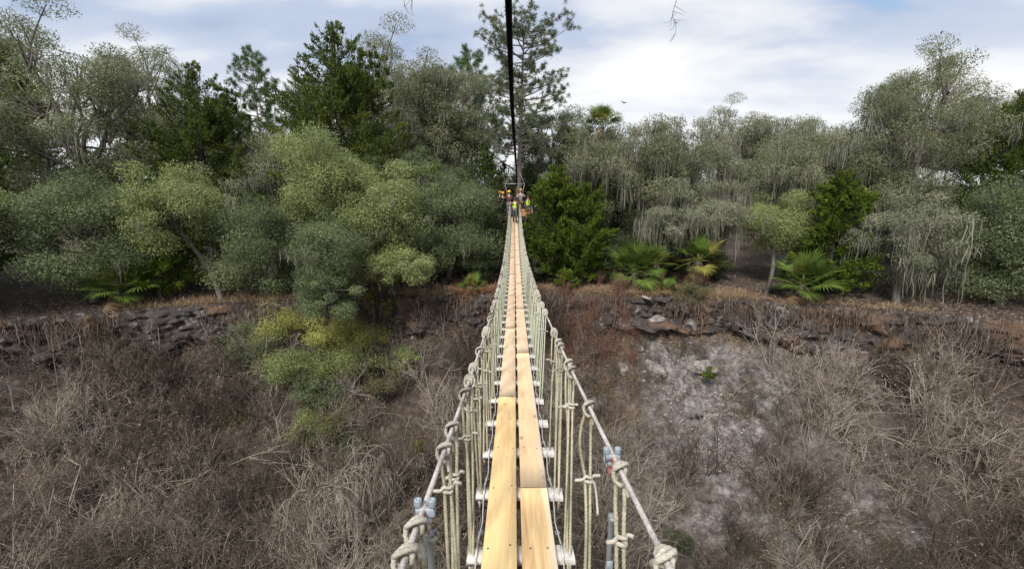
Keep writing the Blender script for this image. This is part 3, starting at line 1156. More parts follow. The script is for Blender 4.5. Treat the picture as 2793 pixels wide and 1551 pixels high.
def trunk_limbs(g, base, fork, r0, ends, rr, wob=0.25):
    """a tapered trunk from base to fork, then limbs to the ends"""
    base, fork = np.array(base, float), np.array(fork, float)
    h = np.linalg.norm(fork - base)
    mid = (base + fork) / 2 + np.array([rr.normal(0, wob), rr.normal(0, wob), 0]) * 0.5
    P = spline([base, base + (fork - base) * 0.06, mid, fork], 6)
    rad = np.linspace(r0, r0 * 0.62, len(P))
    rad[0] *= 1.5
    tube(g, P, rad, 8)
    for e in ends:
        e = np.array(e, float)
        v = e - fork
        m1 = fork + v * 0.4 + np.array([rr.normal(0, .12), rr.normal(0, .12), 0.10]) * np.linalg.norm(v) * 0.6
        P = spline([fork - (fork - base) / h * 0.1, m1, e], 6)
        tube(g, P, np.linspace(r0 * 0.42, max(0.012, r0 * 0.07), len(P)), 5)


def moss_geo(g, spots, rr, lmin=0.4, lmax=1.6, per=34, spread=0.2, wid=0.036):
    """hanging strands of Spanish moss under each spot"""
    for s in spots:
        n = int(per * rr.uniform(0.6, 1.4))
        top = np.array(s)[None] + rr.normal(0, spread, (n, 3)) * np.array([1, 1, 0.5])
        off_ = np.linalg.norm(top[:, :2] - np.array(s)[None, :2], axis=1)
        ln = (lmin + (lmax - lmin) * rr.random() ** 1.8) * rr.uniform(0.2, 1.0, n) * np.exp(-(off_ / (2.3 * spread)) ** 2) * 1.35
        k = 6
        u = np.linspace(0, 1, k)
        ang = rr.uniform(0, np.pi, n)
        side = np.stack([np.cos(ang), np.sin(ang), 0 * ang], -1)
        wob = np.cumsum(rr.normal(0, 0.04, (n, k, 2)), 1)
        cen = np.repeat(top[:, None], k, 1)
        cen[:, :, 2] -= u[None] * ln[:, None]
        cen[:, :, :2] += wob
        w = wid * rr.uniform(0.5, 1.2, n)[:, None] * (0.55 + 0.45 * np.sin(np.pi * (0.15 + 0.85 * u)))[None] * rr.uniform(0.6, 1.3, (n, k))
        w[:, -1] *= 0.15
        V = np.stack([cen - side[:, None] * w[..., None] / 2, cen + side[:, None] * w[..., None] / 2], 2)
        idx = (np.arange(n)[:, None] * k + np.arange(k - 1)[None]).ravel() * 2
        F = np.stack([idx, idx + 1, idx + 3, idx + 2], -1)
        g.add(V.reshape(-1, 3), F, np.repeat(np.clip(rr.normal(0.5, 0.22, n), 0, 1), k * 2))


def broadleaf(name, label, cat, X, Y, cz, rx, ry, rz, n, lf, mat, seed, group=None, clumps=46, moss=0, moss_len=(0.4, 1.5),
              barkm='bark', r0=None, shell=0.55, droop=0.0, base=None, tilt=0.1, tint0=0.0, csize=None, top_tint=0.0):
    """a round-headed tree: clumps of leaves carried by limbs round (X, Y, cz); origin at its foot"""
    rr = np.random.default_rng(seed)
    bx, by = (X + rr.uniform(-.2, .2) * rx, Y + 0.1 * ry) if base is None else base
    bz = tz(bx, by) - 0.1
    root = empty(name, label, cat, (bx, by, bz), group)
    c0 = np.array([X - bx, Y - by, cz - bz])
    d = unit(rr.normal(size=(clumps, 3)) * np.array([1, 1, 0.9]))
    rad = rr.uniform(shell, 1.0, clumps) ** 0.7
    lump = 1 + 0.26 * np.sin(d[:, 0] * 5 + seed) * np.cos(d[:, 2] * 4 + seed * 2) + rr.normal(0, 0.10, clumps)
    C = c0 + d * rad[:, None] * lump[:, None] * np.array([rx, ry, rz])
    C[:, 2] -= droop * (np.linalg.norm(d[:, :2], axis=1) ** 2)
    C[:, 2] = np.maximum(C[:, 2], 0.25)
    moss = int(moss * 1.7)
    size = (csize if csize else 0.27 * (rx * ry * rz) ** (1 / 3)) * rr.uniform(0.55, 1.3, clumps)
    wts = size ** 2
    open_ = mat in ('oak', 'oak_pale')
    n = int(n * (1.45 if open_ else 2.3))
    if open_:
        size = size * 0.78
    cnt = rr.multinomial(n, wts / wts.sum())
    which = np.repeat(np.arange(clumps), cnt)
    off = rr.normal(size=(n, 3))
    off = unit(off) * (rr.uniform(0, 1, n) ** 0.45)[:, None] * 1.25
    # leaves bunch into sprigs, and some sprigs stick out past the clump
    nsp = max(8, n // 26)
    sprig = unit(rr.normal(size=(nsp, 3))) * (rr.uniform(0.25, 1, nsp) ** 0.5)[:, None] * 1.3
    if not open_:
        sprig[rr.random(nsp) < 0.16] *= 1.35
    ofs = sprig[rr.integers(0, nsp, n)] + rr.normal(0, 0.085, (n, 3))
    off = np.where((rr.random(n) < (0.92 if open_ else 0.72))[:, None], ofs, off)
    Pn = C[which] + off * size[which][:, None] * np.array([1.12, 1.12, 0.6 if open_ else 0.78])
    # sprigs that poke out of the outline
    D = unit(unit(Pn - c0) * 0.7 + rr.normal(size=(n, 3)) * 0.8 + np.array([0, 0, -0.15 - droop * 0.3]))
    nrm = unit(off * np.array([1, 1, 1.2]) + unit(Pn - c0) * 0.5 + np.array([0, 0, 0.35]))
    ct = rr.normal(0.45 + tint0, 0.17, clumps)
    tint = ct[which] + rr.normal(0, 0.09, n) + 0.06
    lg = Geo()
    ll = 0.76 * lf * rr.uniform(0.6, 1.5, n)
    leaf_tris(lg, Pn, D, ll, ll * rr.uniform(0.42, 0.68, n), tint, rr, nrm)
    lg.build('crown', M[mat], root)
    tg_ = Geo()
    r0 = r0 or 0.045 * (rx + rz)
    fork = c0 * np.array([1, 1, 1]) + np.array([0, 0, -0.55 * rz])
    fork[2] = max(fork[2], 0.3)
    pick = rr.choice(clumps, min(clumps, 16), replace=False)
    trunk_limbs(tg_, (0, 0, -0.3), fork, r0, C[pick], rr)
    # every other clump hangs on a side branch off the nearest limb
    for i in range(clumps):
        if i in pick:
            continue
        j_ = pick[np.argmin(np.linalg.norm(C[pick] - C[i], axis=1))]
        st = fork + (C[j_] - fork) * rr.uniform(0.45, 0.8)
        md = (st + C[i]) / 2 + rr.normal(0, 0.12, 3) * rx * 0.4
        tube(tg_, spline([st, md, C[i]], 4), np.linspace(r0 * 0.17, max(0.01, r0 * 0.05), 9), 4, cap=False)
        for k_ in range(4 if open_ else 2):
            e_ = C[i] + unit(rr.normal(size=3) * np.array([1, 1, .6])) * size[i] * rr.uniform(.7, 1.2)
            tube(tg_, [md + (C[i] - md) * 0.6, (C[i] + e_) / 2 + rr.normal(0, .05, 3), e_], [0.016, 0.011, 0.006], 3, cap=False)
    tg_.build('trunk', M[barkm], root, True)
    if moss:
        mg = Geo()
        cand = C[C[:, 2] < c0[2] + 0.75 * rz]
        sp = cand[rr.integers(0, len(cand), moss)] + rr.normal(0, 0.35, (moss, 3)) * np.array([1, 1, 0.6])
        moss_geo(mg, sp, rr, *moss_len)
        tag(mg.build('moss', M['moss'], root), kind='stuff')
    return root


def cedar(name, label, X, Y, top, Rm, n, mat, seed, group=None, leaders=1, bare=0.06, power=0.8, base=None, tint0=0.0, nb=None, lf=0.16):
    """a red cedar: upswept plumy branches on a straight trunk"""
    rr = np.random.default_rng(seed)
    bz = tz(X, Y) - 0.1
    H = top - bz
    root = empty(name, label, 'tree', (X, Y, bz), group)
    tg_ = Geo()
    Pt = spline([(0, 0, -0.3), (rr.normal(0, .1), rr.normal(0, .1), H * .4), (rr.normal(0, .12), rr.normal(0, .12), H * .75), (0, 0, H * 0.97)], 6)
    tube(tg_, Pt, np.linspace(0.028 * H * 0.6 + 0.04, 0.015, len(Pt)), 7)
    lg = Geo()
    nb = nb or int(11 * H)
    ws, brs = [], []
    for i in range(nb):
        t = bare + (1 - bare) * (i + rr.random()) / nb
        ln = Rm * ((1 - t) ** power) * rr.uniform(0.55, 1.18) * (1.25 if rr.random() < 0.12 else 1) + 0.16
        if t < 0.2:
            ln *= 0.65 + 1.75 * t
        az = rr.uniform(0, 2 * np.pi)
        rise = rr.uniform(0.10, 0.75) * (0.6 + 0.9 * t)
        zt = np.interp(t * H, Pt[:, 2], Pt[:, 2])
        p0 = np.array([np.interp(t * H, Pt[:, 2], Pt[:, 0]), np.interp(t * H, Pt[:, 2], Pt[:, 1]), t * H])
        o = np.array([math.cos(az), math.sin(az), 0])
        p1 = p0 + o * ln * 0.5 + np.array([0, 0, ln * 0.10])
        p2 = p0 + o * ln + np.array([0, 0, ln * rise * 0.9])
        B = spline([p0, p1, p2], 4)
        brs.append(B)
        ws.append(ln ** 1.25)
        if i % 2 == 0:
            tube(tg_, B, np.linspace(0.012 + 0.012 * ln, 0.006, len(B)), 4, cap=False)
    for q in range(leaders - 1):
        az = rr.uniform(0, 2 * np.pi)
        zb = H * rr.uniform(0.55, 0.75)
        rad = Rm * rr.uniform(0.22, 0.42)
        e = np.array([math.cos(az) * rad, math.sin(az) * rad, min(H * 0.99, zb + H * rr.uniform(.14, .27))])
        B0 = spline([(0, 0, zb - .5), (math.cos(az) * rad * .8, math.sin(az) * rad * .8, zb + .2), e], 5)
        tube(tg_, B0, np.linspace(0.05, 0.01, len(B0)), 5)
        for k in range(30):
            u = rr.uniform(0.35, 1)
            p0 = B0[int(u * (len(B0) - 1))]
            a2 = rr.uniform(0, 2 * np.pi)
            l2 = (1.05 - u) * 1.5 + 0.15
            p2 = p0 + np.array([math.cos(a2) * l2, math.sin(a2) * l2, l2 * 0.9])
            brs.append(spline([p0, (p0 + p2) / 2 + np.array([math.cos(a2), math.sin(a2), -0.3]) * 0.1, p2], 4))
            ws.append((l2 + .15) ** 1.2)
    ws = np.array(ws)
    n = int(n * 1.5)
    cnt = rr.multinomial(n, ws / ws.sum())
    Cs, Ds, Ts = [], [], []
    for B, c in zip(brs, cnt):
        if c == 0:
            continue
        u = rr.uniform(0.18, 1.0, c) ** 0.75
        k = u * (len(B) - 1)
        k0 = np.minimum(k.astype(int), len(B) - 2)
        f = (k - k0)[:, None]
        p = B[k0] * (1 - f) + B[k0 + 1] * f
        ln = np.linalg.norm(B[-1] - B[0])
        sp = (0.06 + 0.17 * ln * (1.05 - u))[:, None]
        # plumes: side sprigs spaced along the branch
        ph = np.floor(u * (3 + 5 * ln))
        hsh = np.stack([np.sin(ph * 12.9 + 1), np.sin(ph * 7.3 + 4), np.abs(np.sin(ph * 3.7)) * 0.8], -1)
        p = p + hsh * sp * 0.9 + rr.normal(size=(c, 3)) * sp * 0.55
        d = unit(B[-1] - B[0])
        Cs.append(p)
        Ds.append(unit(d[None] * 0.6 + np.array([0, 0, 0.5]) + rr.normal(size=(c, 3)) * 0.5))
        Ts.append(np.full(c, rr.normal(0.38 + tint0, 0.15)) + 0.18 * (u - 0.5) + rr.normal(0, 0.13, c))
    C, D, T = np.concatenate(Cs), np.concatenate(Ds), np.concatenate(Ts)
    m_ = len(C)
    ll = 0.9 * lf * rr.uniform(0.6, 1.5, m_)
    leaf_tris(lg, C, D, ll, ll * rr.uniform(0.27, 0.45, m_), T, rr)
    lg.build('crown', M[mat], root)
    tg_.build('trunk', M['bark_dark'], root, True)
    return root


def pine(name, label, X, Y, top, Rm, seed, group=None, first=0.42, nb=34, lean=(0, 0), tuft=0.42, per=34, r0=0.2, shape=None, nmat='pine', flat=1.0):
    """a tall loose pine: bare straight trunk, limbs that end in tufts of needles"""
    rr = np.random.default_rng(seed)
    bz = tz(X, Y) - 0.1
    H = top - bz
    root = empty(name, label, 'tree', (X, Y, bz), group)
    tg_ = Geo()
    Pt = spline([(0, 0, -0.3), (lean[0] * .3, lean[1] * .3, H * .35), (lean[0] * .6, lean[1] * .6, H * .7), (lean[0], lean[1], H * .985)], 8)
    tube(tg_, Pt, np.interp(Pt[:, 2], [0, H * .5, H], [r0, r0 * 0.72, 0.02]), 9)
    tips = []
    for i in range(nb):
        t = first + (0.985 - first) * (i + rr.random() * .9) / nb
        s = (t - first) / (1 - first)
        prof = shape(s) if shape else (0.55 + 0.75 * math.sin(math.pi * min(1, s * 0.9 + 0.12)) * 0.7) * (1 - 0.45 * s ** 3)
        ln = Rm * prof * rr.uniform(0.65, 1.1)
        az = i * 2.4 + rr.uniform(-.5, .5)
        p0 = np.array([np.interp(t * H, Pt[:, 2], Pt[:, 0]), np.interp(t * H, Pt[:, 2], Pt[:, 1]), t * H])
        o = np.array([math.cos(az), math.sin(az), 0])
        rise = (rr.uniform(0.05, 0.45) + 0.55 * s) * flat
        p2 = p0 + o * ln + np.array([0, 0, ln * rise])
        B = spline([p0, p0 + o * ln * .45 + np.array([0, 0, ln * rise * .25]), p2], 5)
        tube(tg_, B, np.linspace(0.018 + 0.014 * ln, 0.008, len(B)), 5, cap=False)
        m_ = 3 + int(ln * 3.4)
        for q in range(m_):
            u = rr.uniform(0.35, 1.0)
            b0 = B[int(u * (len(B) - 1))]
            a2 = az + rr.normal(0, 0.9)
            l2 = rr.uniform(0.25, 0.85) * (0.5 + 0.3 * ln) * (1.15 - 0.5 * u)
            e = b0 + np.array([math.cos(a2) * l2, math.sin(a2) * l2, l2 * rr.uniform(0.05, 0.9)])
            tube(tg_, [b0, (b0 + e) / 2 + np.array([0, 0, -.04]), e], [0.011, 0.008, 0.005], 3, cap=False)
            tips.append(e)
            if rr.random() < 0.5:
                tips.append((b0 + e) / 2 + rr.normal(0, .12, 3))
        tips.append(p2)
    tips.append(np.array([lean[0], lean[1], H]))
    tips = np.array(tips)
    n = len(tips) * per
    which = np.repeat(np.arange(len(tips)), per)
    d = unit(rr.normal(size=(n, 3)) + np.array([0, 0, 0.55]))
    ln = tuft * rr.uniform(0.55, 1.0, n)
    lg = Geo()
    ct = rr.normal(0.42, 0.2, len(tips))
    leaf_quads(lg, tips[which] + d * ln[:, None] * 0.45, d, ln, 0.026, ct[which] + rr.normal(0, .1, n), rr)
    lg.build('crown', M[nmat], root)
    tg_.build('trunk', M['bark_pine'], root, True)
    return root


def frond_geo(seed, R0=0.78, pet=0.75, leafl=26, sag=0.16, fold=0.5):
    """one fan frond: a stalk along +X rising, then leaflets spread like a fan with drooping tips"""
    rr = np.random.default_rng(seed)
    g = Geo()
    tube(g, spline([(0, 0, 0), (pet * .5, 0, pet * 0.1), (pet, 0, 0.0)], 4), [0.016] * 4 + [0.014] * 4 + [0.011], 4, tint=0.7)
    for i in range(leafl):
        a = (i / (leafl - 1) - 0.5) * R(235)
        ln = R0 * (0.72 + 0.28 * math.cos(a * 0.62)) * rr.uniform(0.9, 1.06)
        dx, dy = math.cos(a), math.sin(a)
        k = 4
        u = np.linspace(0, 1, k)
        c = np.stack([pet + dx * ln * u, dy * ln * u, fold * np.abs(dy) * ln * u * 0.5 - sag * ln * u ** 2.6 + rr.normal(0, 0.02) * u], -1)
        side = np.array([-dy, dx, 0.0])
        w = np.array([0.012, 0.027, 0.019, 0.002]) * R0 / 0.85 * 1.25
        V = np.stack([c - side * w[:, None], c + side * w[:, None]], 1).reshape(-1, 3)
        idx = np.arange(k - 1) * 2
        g.add(V, np.stack([idx, idx + 1, idx + 3, idx + 2], -1), np.clip(0.45 + rr.normal(0, 0.2), 0, 1))
    return g


frond_mesh = {}
for i in range(3):
    for mk in ('palm', 'palm_yellow', 'palm_dead'):
        g = frond_geo(i + 40, sag=0.10 + 0.10 * i if mk != 'palm_dead' else 0.8)
        frond_mesh[(mk, i)] = g.mesh('frond', M[mk])


def palm(name, label, X, Y, trunk_h, n, size, seed, green=1.0, yellow=0.0, group=None, dead=2, lo=-25, hi=80):
    rr = np.random.default_rng(seed)
    z0 = tz(X, Y) - 0.05
    root = empty(name, label, 'palm', (X, Y, z0), group)
    hh = max(trunk_h, 0.12)
    g = Geo()
    tube(g, spline([(0, 0, -0.2), (0.03, 0, hh * .5), (0, 0, hh)], 6), [0.17] + [0.13] * 11 + [0.11], 9)
    for k in range(int(hh / 0.18)):        # old leaf bases
        for q in range(5):
            a = q * 1.257 + k * 0.6
            p = np.array([0.12 * math.cos(a), 0.12 * math.sin(a), 0.1 + k * 0.18])
            tube(g, [p, p + np.array([0.10 * math.cos(a), 0.10 * math.sin(a), 0.14])], [0.03, 0.012], 4)
    g.build('trunk', M['bark'], root)
    for i in range(n + dead):
        az = i * 2.39996 + rr.uniform(-.3, .3)
        t = i / max(1, n - 1)
        if i < n:
            el = R(hi + (lo - hi) * t + rr.uniform(-9, 9))
            mk = 'palm_yellow' if rr.random() < yellow else 'palm'
        else:
            el = R(rr.uniform(-70, -50))
            mk = 'palm_dead'
        o = link('frond', frond_mesh[(mk, int(rr.integers(0, 3)))], root, (0, 0, hh), Euler((rr.uniform(-.4, .4), -el, az), 'XYZ'))
        o.scale = [size * rr.uniform(0.8, 1.12)] * 3
    return root


# ------------------------------------------------------------------ the wooded rim
def col(px, Y, py=600):
    return at(px, py, Y).x


# the pine the bridge is tied to
PX, PY = col(1411, 33.0), 33.0
pine_top = at(1432, 62, 33).z
pine_root = pine('pine_tree', 'tallest loose-crowned pine rising behind the far platform at the end of the bridge', PX, PY, pine_top, 3.0, 11,
     first=0.46, nb=66, lean=(0.45, 0.1), r0=0.25, tuft=0.34, per=42, flat=0.6,
     shape=lambda s: float(np.interp(s, [0, .15, .30, .42, .52, .58, .63, .70, .82, .93, 1], [1.3, 1.45, 1.0, 1.15, 1.0, .45, .5, 1.0, 1.12, .95, .5])))
pine('pine_tree', 'slim young pine with greener top just left of the tallest pine', col(1288, 44), 44, at(1288, 142, 44).z, 2.6, 12,
     first=0.45, nb=44, lean=(0.1, 0), r0=0.16, tuft=0.46, per=44, nmat='pine_young', shape=lambda s: float(np.interp(s, [0, .3, .7, 1], [1.3, 1.1, .8, .3])))

# a dead limb low on the tall pine, rising to the left over the platform
a_, b2 = at(1400, 461, 32.8), at(1334, 414, 32.2)
po = Vector(pine_root.location)
g = Geo()
tube(g, spline([a_ - po, (a_ + b2) / 2 - po + Vector((0, 0, -0.06)), b2 - po], 6), np.linspace(0.055, 0.018, 13), 6)
for k_ in (0.45, 0.75):
    c_ = a_ + (b2 - a_) * k_ - po
    tube(g, [c_, c_ + Vector((-0.25, -0.1, 0.35))], [0.02, 0.008], 5)
g.build('dead_limb', M['bark_dark'], pine_root, True)

# cedars
cedar('cedar_tree', 'tall dark spiky-topped cedar at the left above the yellow-green trees', col(950, 29.5), 29.5, at(925, 62, 29.5).z, 7.0, 62000, 'cedar', 21,
      leaders=11, power=0.80, nb=230, tint0=0.06, lf=0.18)
cedar('cedar_tree', 'second dark cedar at the left photo edge, lower, behind the tallest one', col(852, 32), 32, at(866, 160, 32).z, 3.4, 15000, 'cedar', 22, leaders=3, nb=100)
cedar('cedar_tree', 'narrow dark green cedar just left of the far platform', col(1325, 33.5), 33.5, at(1318, 378, 33.5).z, 1.9, 11000, 'cedar', 23, nb=95, tint0=0.12)
cedar('cedar_tree', 'slender shadowed cedar directly behind the people on the left of the platform', col(1372, 36), 36, at(1376, 440, 36).z, 1.6, 8000, 'cedar', 24, nb=80)
cedar('cedar_tree', 'bright green bushy cedar beside the bridge right of the platform', col(1514, 27.6), 27.6, at(1508, 458, 27.6).z, 2.35, 30000, 'cedar_bright', 25, nb=150, power=0.62, tint0=0.0, leaders=3)
cedar('cedar_tree', 'second bright green cedar, broader at the foot, nearer the palmettos', col(1588, 27.0), 27.0, at(1580, 505, 27.0).z, 2.4, 24000, 'cedar_bright', 26, nb=130, power=0.6, tint0=-0.06, leaders=2)
cedar('cedar_tree', 'small low green cedar seedling on the rim under the bright cedars', col(1541, 25.7), 25.7, at(1541, 742, 25.7).z, 0.75, 2600, 'cedar_bright', 27, nb=40, power=0.6, tint0=0.1)

# mossy oaks behind on the left
p = at(1105, 300, 38)
broadleaf('oak_tree', 'big grey-green mossy oak behind, right of the tall dark cedar', 'tree', p.x, 38, at(1105, 330, 38).z, 4.8, 4.0, 5.6, 42000, 0.15, 'oak', 31, clumps=100, moss=70, moss_len=(0.6, 2.2))
broadleaf('oak_tree', 'grey mossy oak in the middle distance left of the pines', 'tree', col(1235, 39), 39, at(1235, 360, 39).z, 4.2, 3.6, 4.8, 36000, 0.15, 'oak', 32, clumps=90, moss=80, moss_len=(0.6, 2.0))
broadleaf('oak_tree', 'thin-topped grey oak rising behind the mossy oaks on the left', 'tree', col(1060, 44), 44, at(1070, 275, 44).z, 3.8, 3.2, 2.6, 15000, 0.16, 'oak', 33, clumps=60, moss=22, shell=0.35)

# yellow-green and grey-green trees at the left rim
broadleaf('oak_tree', 'pale yellow-green round tree at the left photo edge below the cedars', 'tree', col(888, 23.5), 23.5, at(885, 480, 23.5).z, 1.9, 1.9, 2.2, 20000, 0.10, 'lime', 41, clumps=70, tint0=0.02, base=(col(890, 25), 25.6))
broadleaf('oak_tree', 'largest yellow-green domed tree left of the bridge', 'tree', col(1038, 23.8), 23.8, at(1038, 560, 23.8).z, 2.2, 2.1, 1.95, 26000, 0.10, 'lime', 42, clumps=80, moss=6, moss_len=(0.3, 0.8), base=(col(1050, 25.6), 25.6))
broadleaf('oak_tree', 'low yellow-green shrub overhanging the rim beneath the largest domed tree', 'shrub', col(1075, 22.9), 22.9, at(1075, 722, 22.9).z, 2.0, 1.5, 0.8, 14000, 0.09, 'lime', 43, clumps=54, base=(col(1080, 25.5), 25.6), tint0=0.02)
broadleaf('oak_tree', 'wide grey-green tree filling the space left of the bridge end', 'tree', col(1230, 27.5), 27.5, at(1230, 600, 27.5).z, 2.35, 2.2, 2.75, 32000, 0.105, 'grey_green', 44, clumps=96, moss=8, moss_len=(0.4, 1.0))
broadleaf('oak_tree', 'dull grey-green tree between the domed tree and the mossy oaks', 'tree', col(1130, 29.5), 29.5, at(1130, 510, 29.5).z, 2.4, 2.1, 2.0, 17000, 0.115, 'grey_green', 45, clumps=60, moss=10)
broadleaf('shrub', 'dull green shrub at the left edge hanging down over the pit', 'shrub', col(885, 21.4), 21.4, at(885, 690, 21.4).z, 1.7, 1.6, 1.9, 16000, 0.09, 'grey_green', 46, clumps=56, base=(col(870, 24.6), 25.4), moss=4, moss_len=(0.3, 0.8))
broadleaf('shrub', 'blue-green low shrub at the left edge lowest on the rim', 'shrub', col(880, 20.4), 20.4, at(880, 800, 20.4).z, 1.4, 1.3, 1.2, 11000, 0.085, 'grey_green', 47, clumps=44, base=(col(880, 24.4), 25.0), tint0=-0.05)

broadleaf('oak_tree', 'soft grey-green tree filling the gap below the pale tree at the left edge', 'tree', col(945, 24.8), 24.8, at(945, 600, 24.8).z, 1.9, 1.8, 1.7, 13000, 0.10, 'grey_green', 48, clumps=56, base=(col(945, 26), 26.2), tint0=0.1)
broadleaf('oak_tree', 'leafy green tree low between the domed tree and the wide grey-green tree', 'tree', col(1150, 25.6), 25.6, at(1150, 680, 25.6).z, 1.6, 1.5, 1.3, 10000, 0.095, 'grey_green', 49, clumps=46, base=(col(1150, 26.5), 26.6), tint0=0.05)
broadleaf('shrub', 'faded green shrub drooping over the rim under the low overhanging one', 'shrub', col(985, 22.6), 22.6, at(985, 745, 22.6).z, 1.5, 1.2, 0.9, 8000, 0.085, 'olive_bush', 50, clumps=44, base=(col(985, 25), 25.3), moss=8, moss_len=(0.4, 1.1))

# understorey under the trees
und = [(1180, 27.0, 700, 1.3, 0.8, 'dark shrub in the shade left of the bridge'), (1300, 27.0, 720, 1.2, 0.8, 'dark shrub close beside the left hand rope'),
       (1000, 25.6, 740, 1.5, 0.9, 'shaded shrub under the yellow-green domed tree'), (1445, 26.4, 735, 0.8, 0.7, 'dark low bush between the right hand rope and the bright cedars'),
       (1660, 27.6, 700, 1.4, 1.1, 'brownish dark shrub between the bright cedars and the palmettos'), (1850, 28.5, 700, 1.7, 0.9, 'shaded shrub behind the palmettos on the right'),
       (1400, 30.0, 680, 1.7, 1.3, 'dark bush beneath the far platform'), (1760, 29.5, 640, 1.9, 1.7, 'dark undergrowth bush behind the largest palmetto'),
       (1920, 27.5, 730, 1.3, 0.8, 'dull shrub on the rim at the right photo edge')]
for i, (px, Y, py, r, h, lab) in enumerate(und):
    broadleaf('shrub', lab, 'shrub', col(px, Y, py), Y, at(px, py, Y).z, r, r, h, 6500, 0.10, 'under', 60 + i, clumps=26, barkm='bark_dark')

# a second, deeper rank of shade shrubs closes the view under the crowns
proto_u = [o for o in COL.objects if o.parent is None and o.get('category') == 'shrub' and 'undergrowth bush' in o['label']][0]
deep = [('between the left cedars', 880, 31.5, 1.3), ('below the tall dark cedar', 960, 30.5, 1.2), ('behind the yellow-green domed tree', 1045, 29.5, 1.25), ('under the dull grey-green tree', 1120, 31.5, 1.35),
        ('under the big mossy oak', 1190, 33.0, 1.4), ('behind the wide grey-green tree', 1255, 31.0, 1.2), ('left of the pine trunk', 1340, 36.0, 1.5), ('right of the pine trunk', 1440, 35.5, 1.45),
        ('behind the bright green cedars', 1530, 31.5, 1.3), ('behind the second bright cedar', 1610, 31.0, 1.2), ('at the foot of the big live oak', 1690, 33.5, 1.3), ('in deep shade under the live oak', 1765, 34.5, 1.35),
        ('behind the yellowing palmetto', 1830, 32.5, 1.2), ('behind the silvery oak', 1905, 31.5, 1.3)]
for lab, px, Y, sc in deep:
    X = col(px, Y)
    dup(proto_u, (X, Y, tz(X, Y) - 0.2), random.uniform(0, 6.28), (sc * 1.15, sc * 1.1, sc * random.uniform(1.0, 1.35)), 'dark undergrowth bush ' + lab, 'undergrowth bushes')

# mossy oaks on the right
broadleaf('oak_tree', 'big spreading live oak hung with moss at the right behind the palmettos', 'tree', col(1735, 31.5), 31.5, at(1735, 450, 31.5).z, 4.7, 3.6, 3.2, 40000, 0.125, 'oak', 51, clumps=95, moss=130,
          moss_len=(0.8, 2.8), r0=0.26, base=(col(1668, 32), 32), barkm='bark_dark', shell=0.45)
broadleaf('oak_tree', 'silvery moss-draped oak at the right photo edge in front of the live oak', 'tree', col(1882, 27.5), 27.5, at(1882, 600, 27.5).z, 2.8, 2.2, 2.2, 24000, 0.10, 'oak_pale', 52, clumps=66, moss=52, moss_len=(0.6, 2.6), base=(col(1925, 28), 28))
broadleaf('oak_tree', 'thin grey oak against the sky at the right photo edge', 'tree', col(1880, 33.5), 33.5, at(1885, 400, 33.5).z, 3.4, 3.0, 2.4, 12500, 0.13, 'oak_pale', 53, clumps=52, moss=42, moss_len=(0.6, 1.9), shell=0.4)
broadleaf('oak_tree', 'grey mossy oak just right of the tallest pine', 'tree', col(1500, 37), 37, at(1500, 370, 37).z, 3.0, 2.8, 2.7, 13500, 0.14, 'oak', 54, clumps=52, moss=34, moss_len=(0.6, 2.0), shell=0.4, r0=0.22)
broadleaf('oak_tree', 'brown-green oak below the sky gap between pine and live oak', 'tree', col(1590, 35.5), 35.5, at(1590, 380, 35.5).z, 2.3, 2.3, 2.2, 12000, 0.13, 'oak', 55, clumps=42, moss=22, moss_len=(0.6, 2.0))
palm('palm_tree', 'cabbage palm whose fan crown tops the oaks against the sky', col(1632, 33.0), 33.0, at(1632, 335, 33.0).z - tz(col(1632, 33.0), 33.0), 11, 1.05, 71, yellow=0.25, dead=2, lo=-10, hi=75)

# palmettos on the rim
palm('palmetto', 'largest green palmetto on the right rim beneath the mossy oak', col(1738, 25.9), 25.9, 1.0, 24, 1.35, 72, yellow=0.05, dead=5, lo=-18, hi=88)
palm('palmetto', 'yellowing palmetto right beside the largest palmetto', col(1797, 26.2), 26.2, 1.3, 16, 0.95, 73, yellow=0.6, dead=5, lo=-15, hi=88)
palm('palmetto', 'tall palmetto at the right photo edge by the silvery oak', col(1915, 25.6), 25.6, 1.6, 18, 1.15, 74, yellow=0.45, dead=5, lo=-25, hi=88)
palm('palmetto', 'small pale palmetto seedling on the rim between two larger palmettos', col(1838, 24.5), 24.5, 0.15, 8, 0.62, 75, yellow=0.5, dead=0, lo=15, hi=85)
palm('palmetto', 'small palmetto on the rim to the left of the bridge', col(1283, 25.4), 25.4, 0.18, 11, 0.72, 76, yellow=0.35, dead=1, lo=5, hi=85)
palm('palmetto', 'palmetto half hidden in shade behind the yellowing one', col(1860, 27.6), 27.6, 0.9, 14, 1.0, 77, yellow=0.2, dead=2)

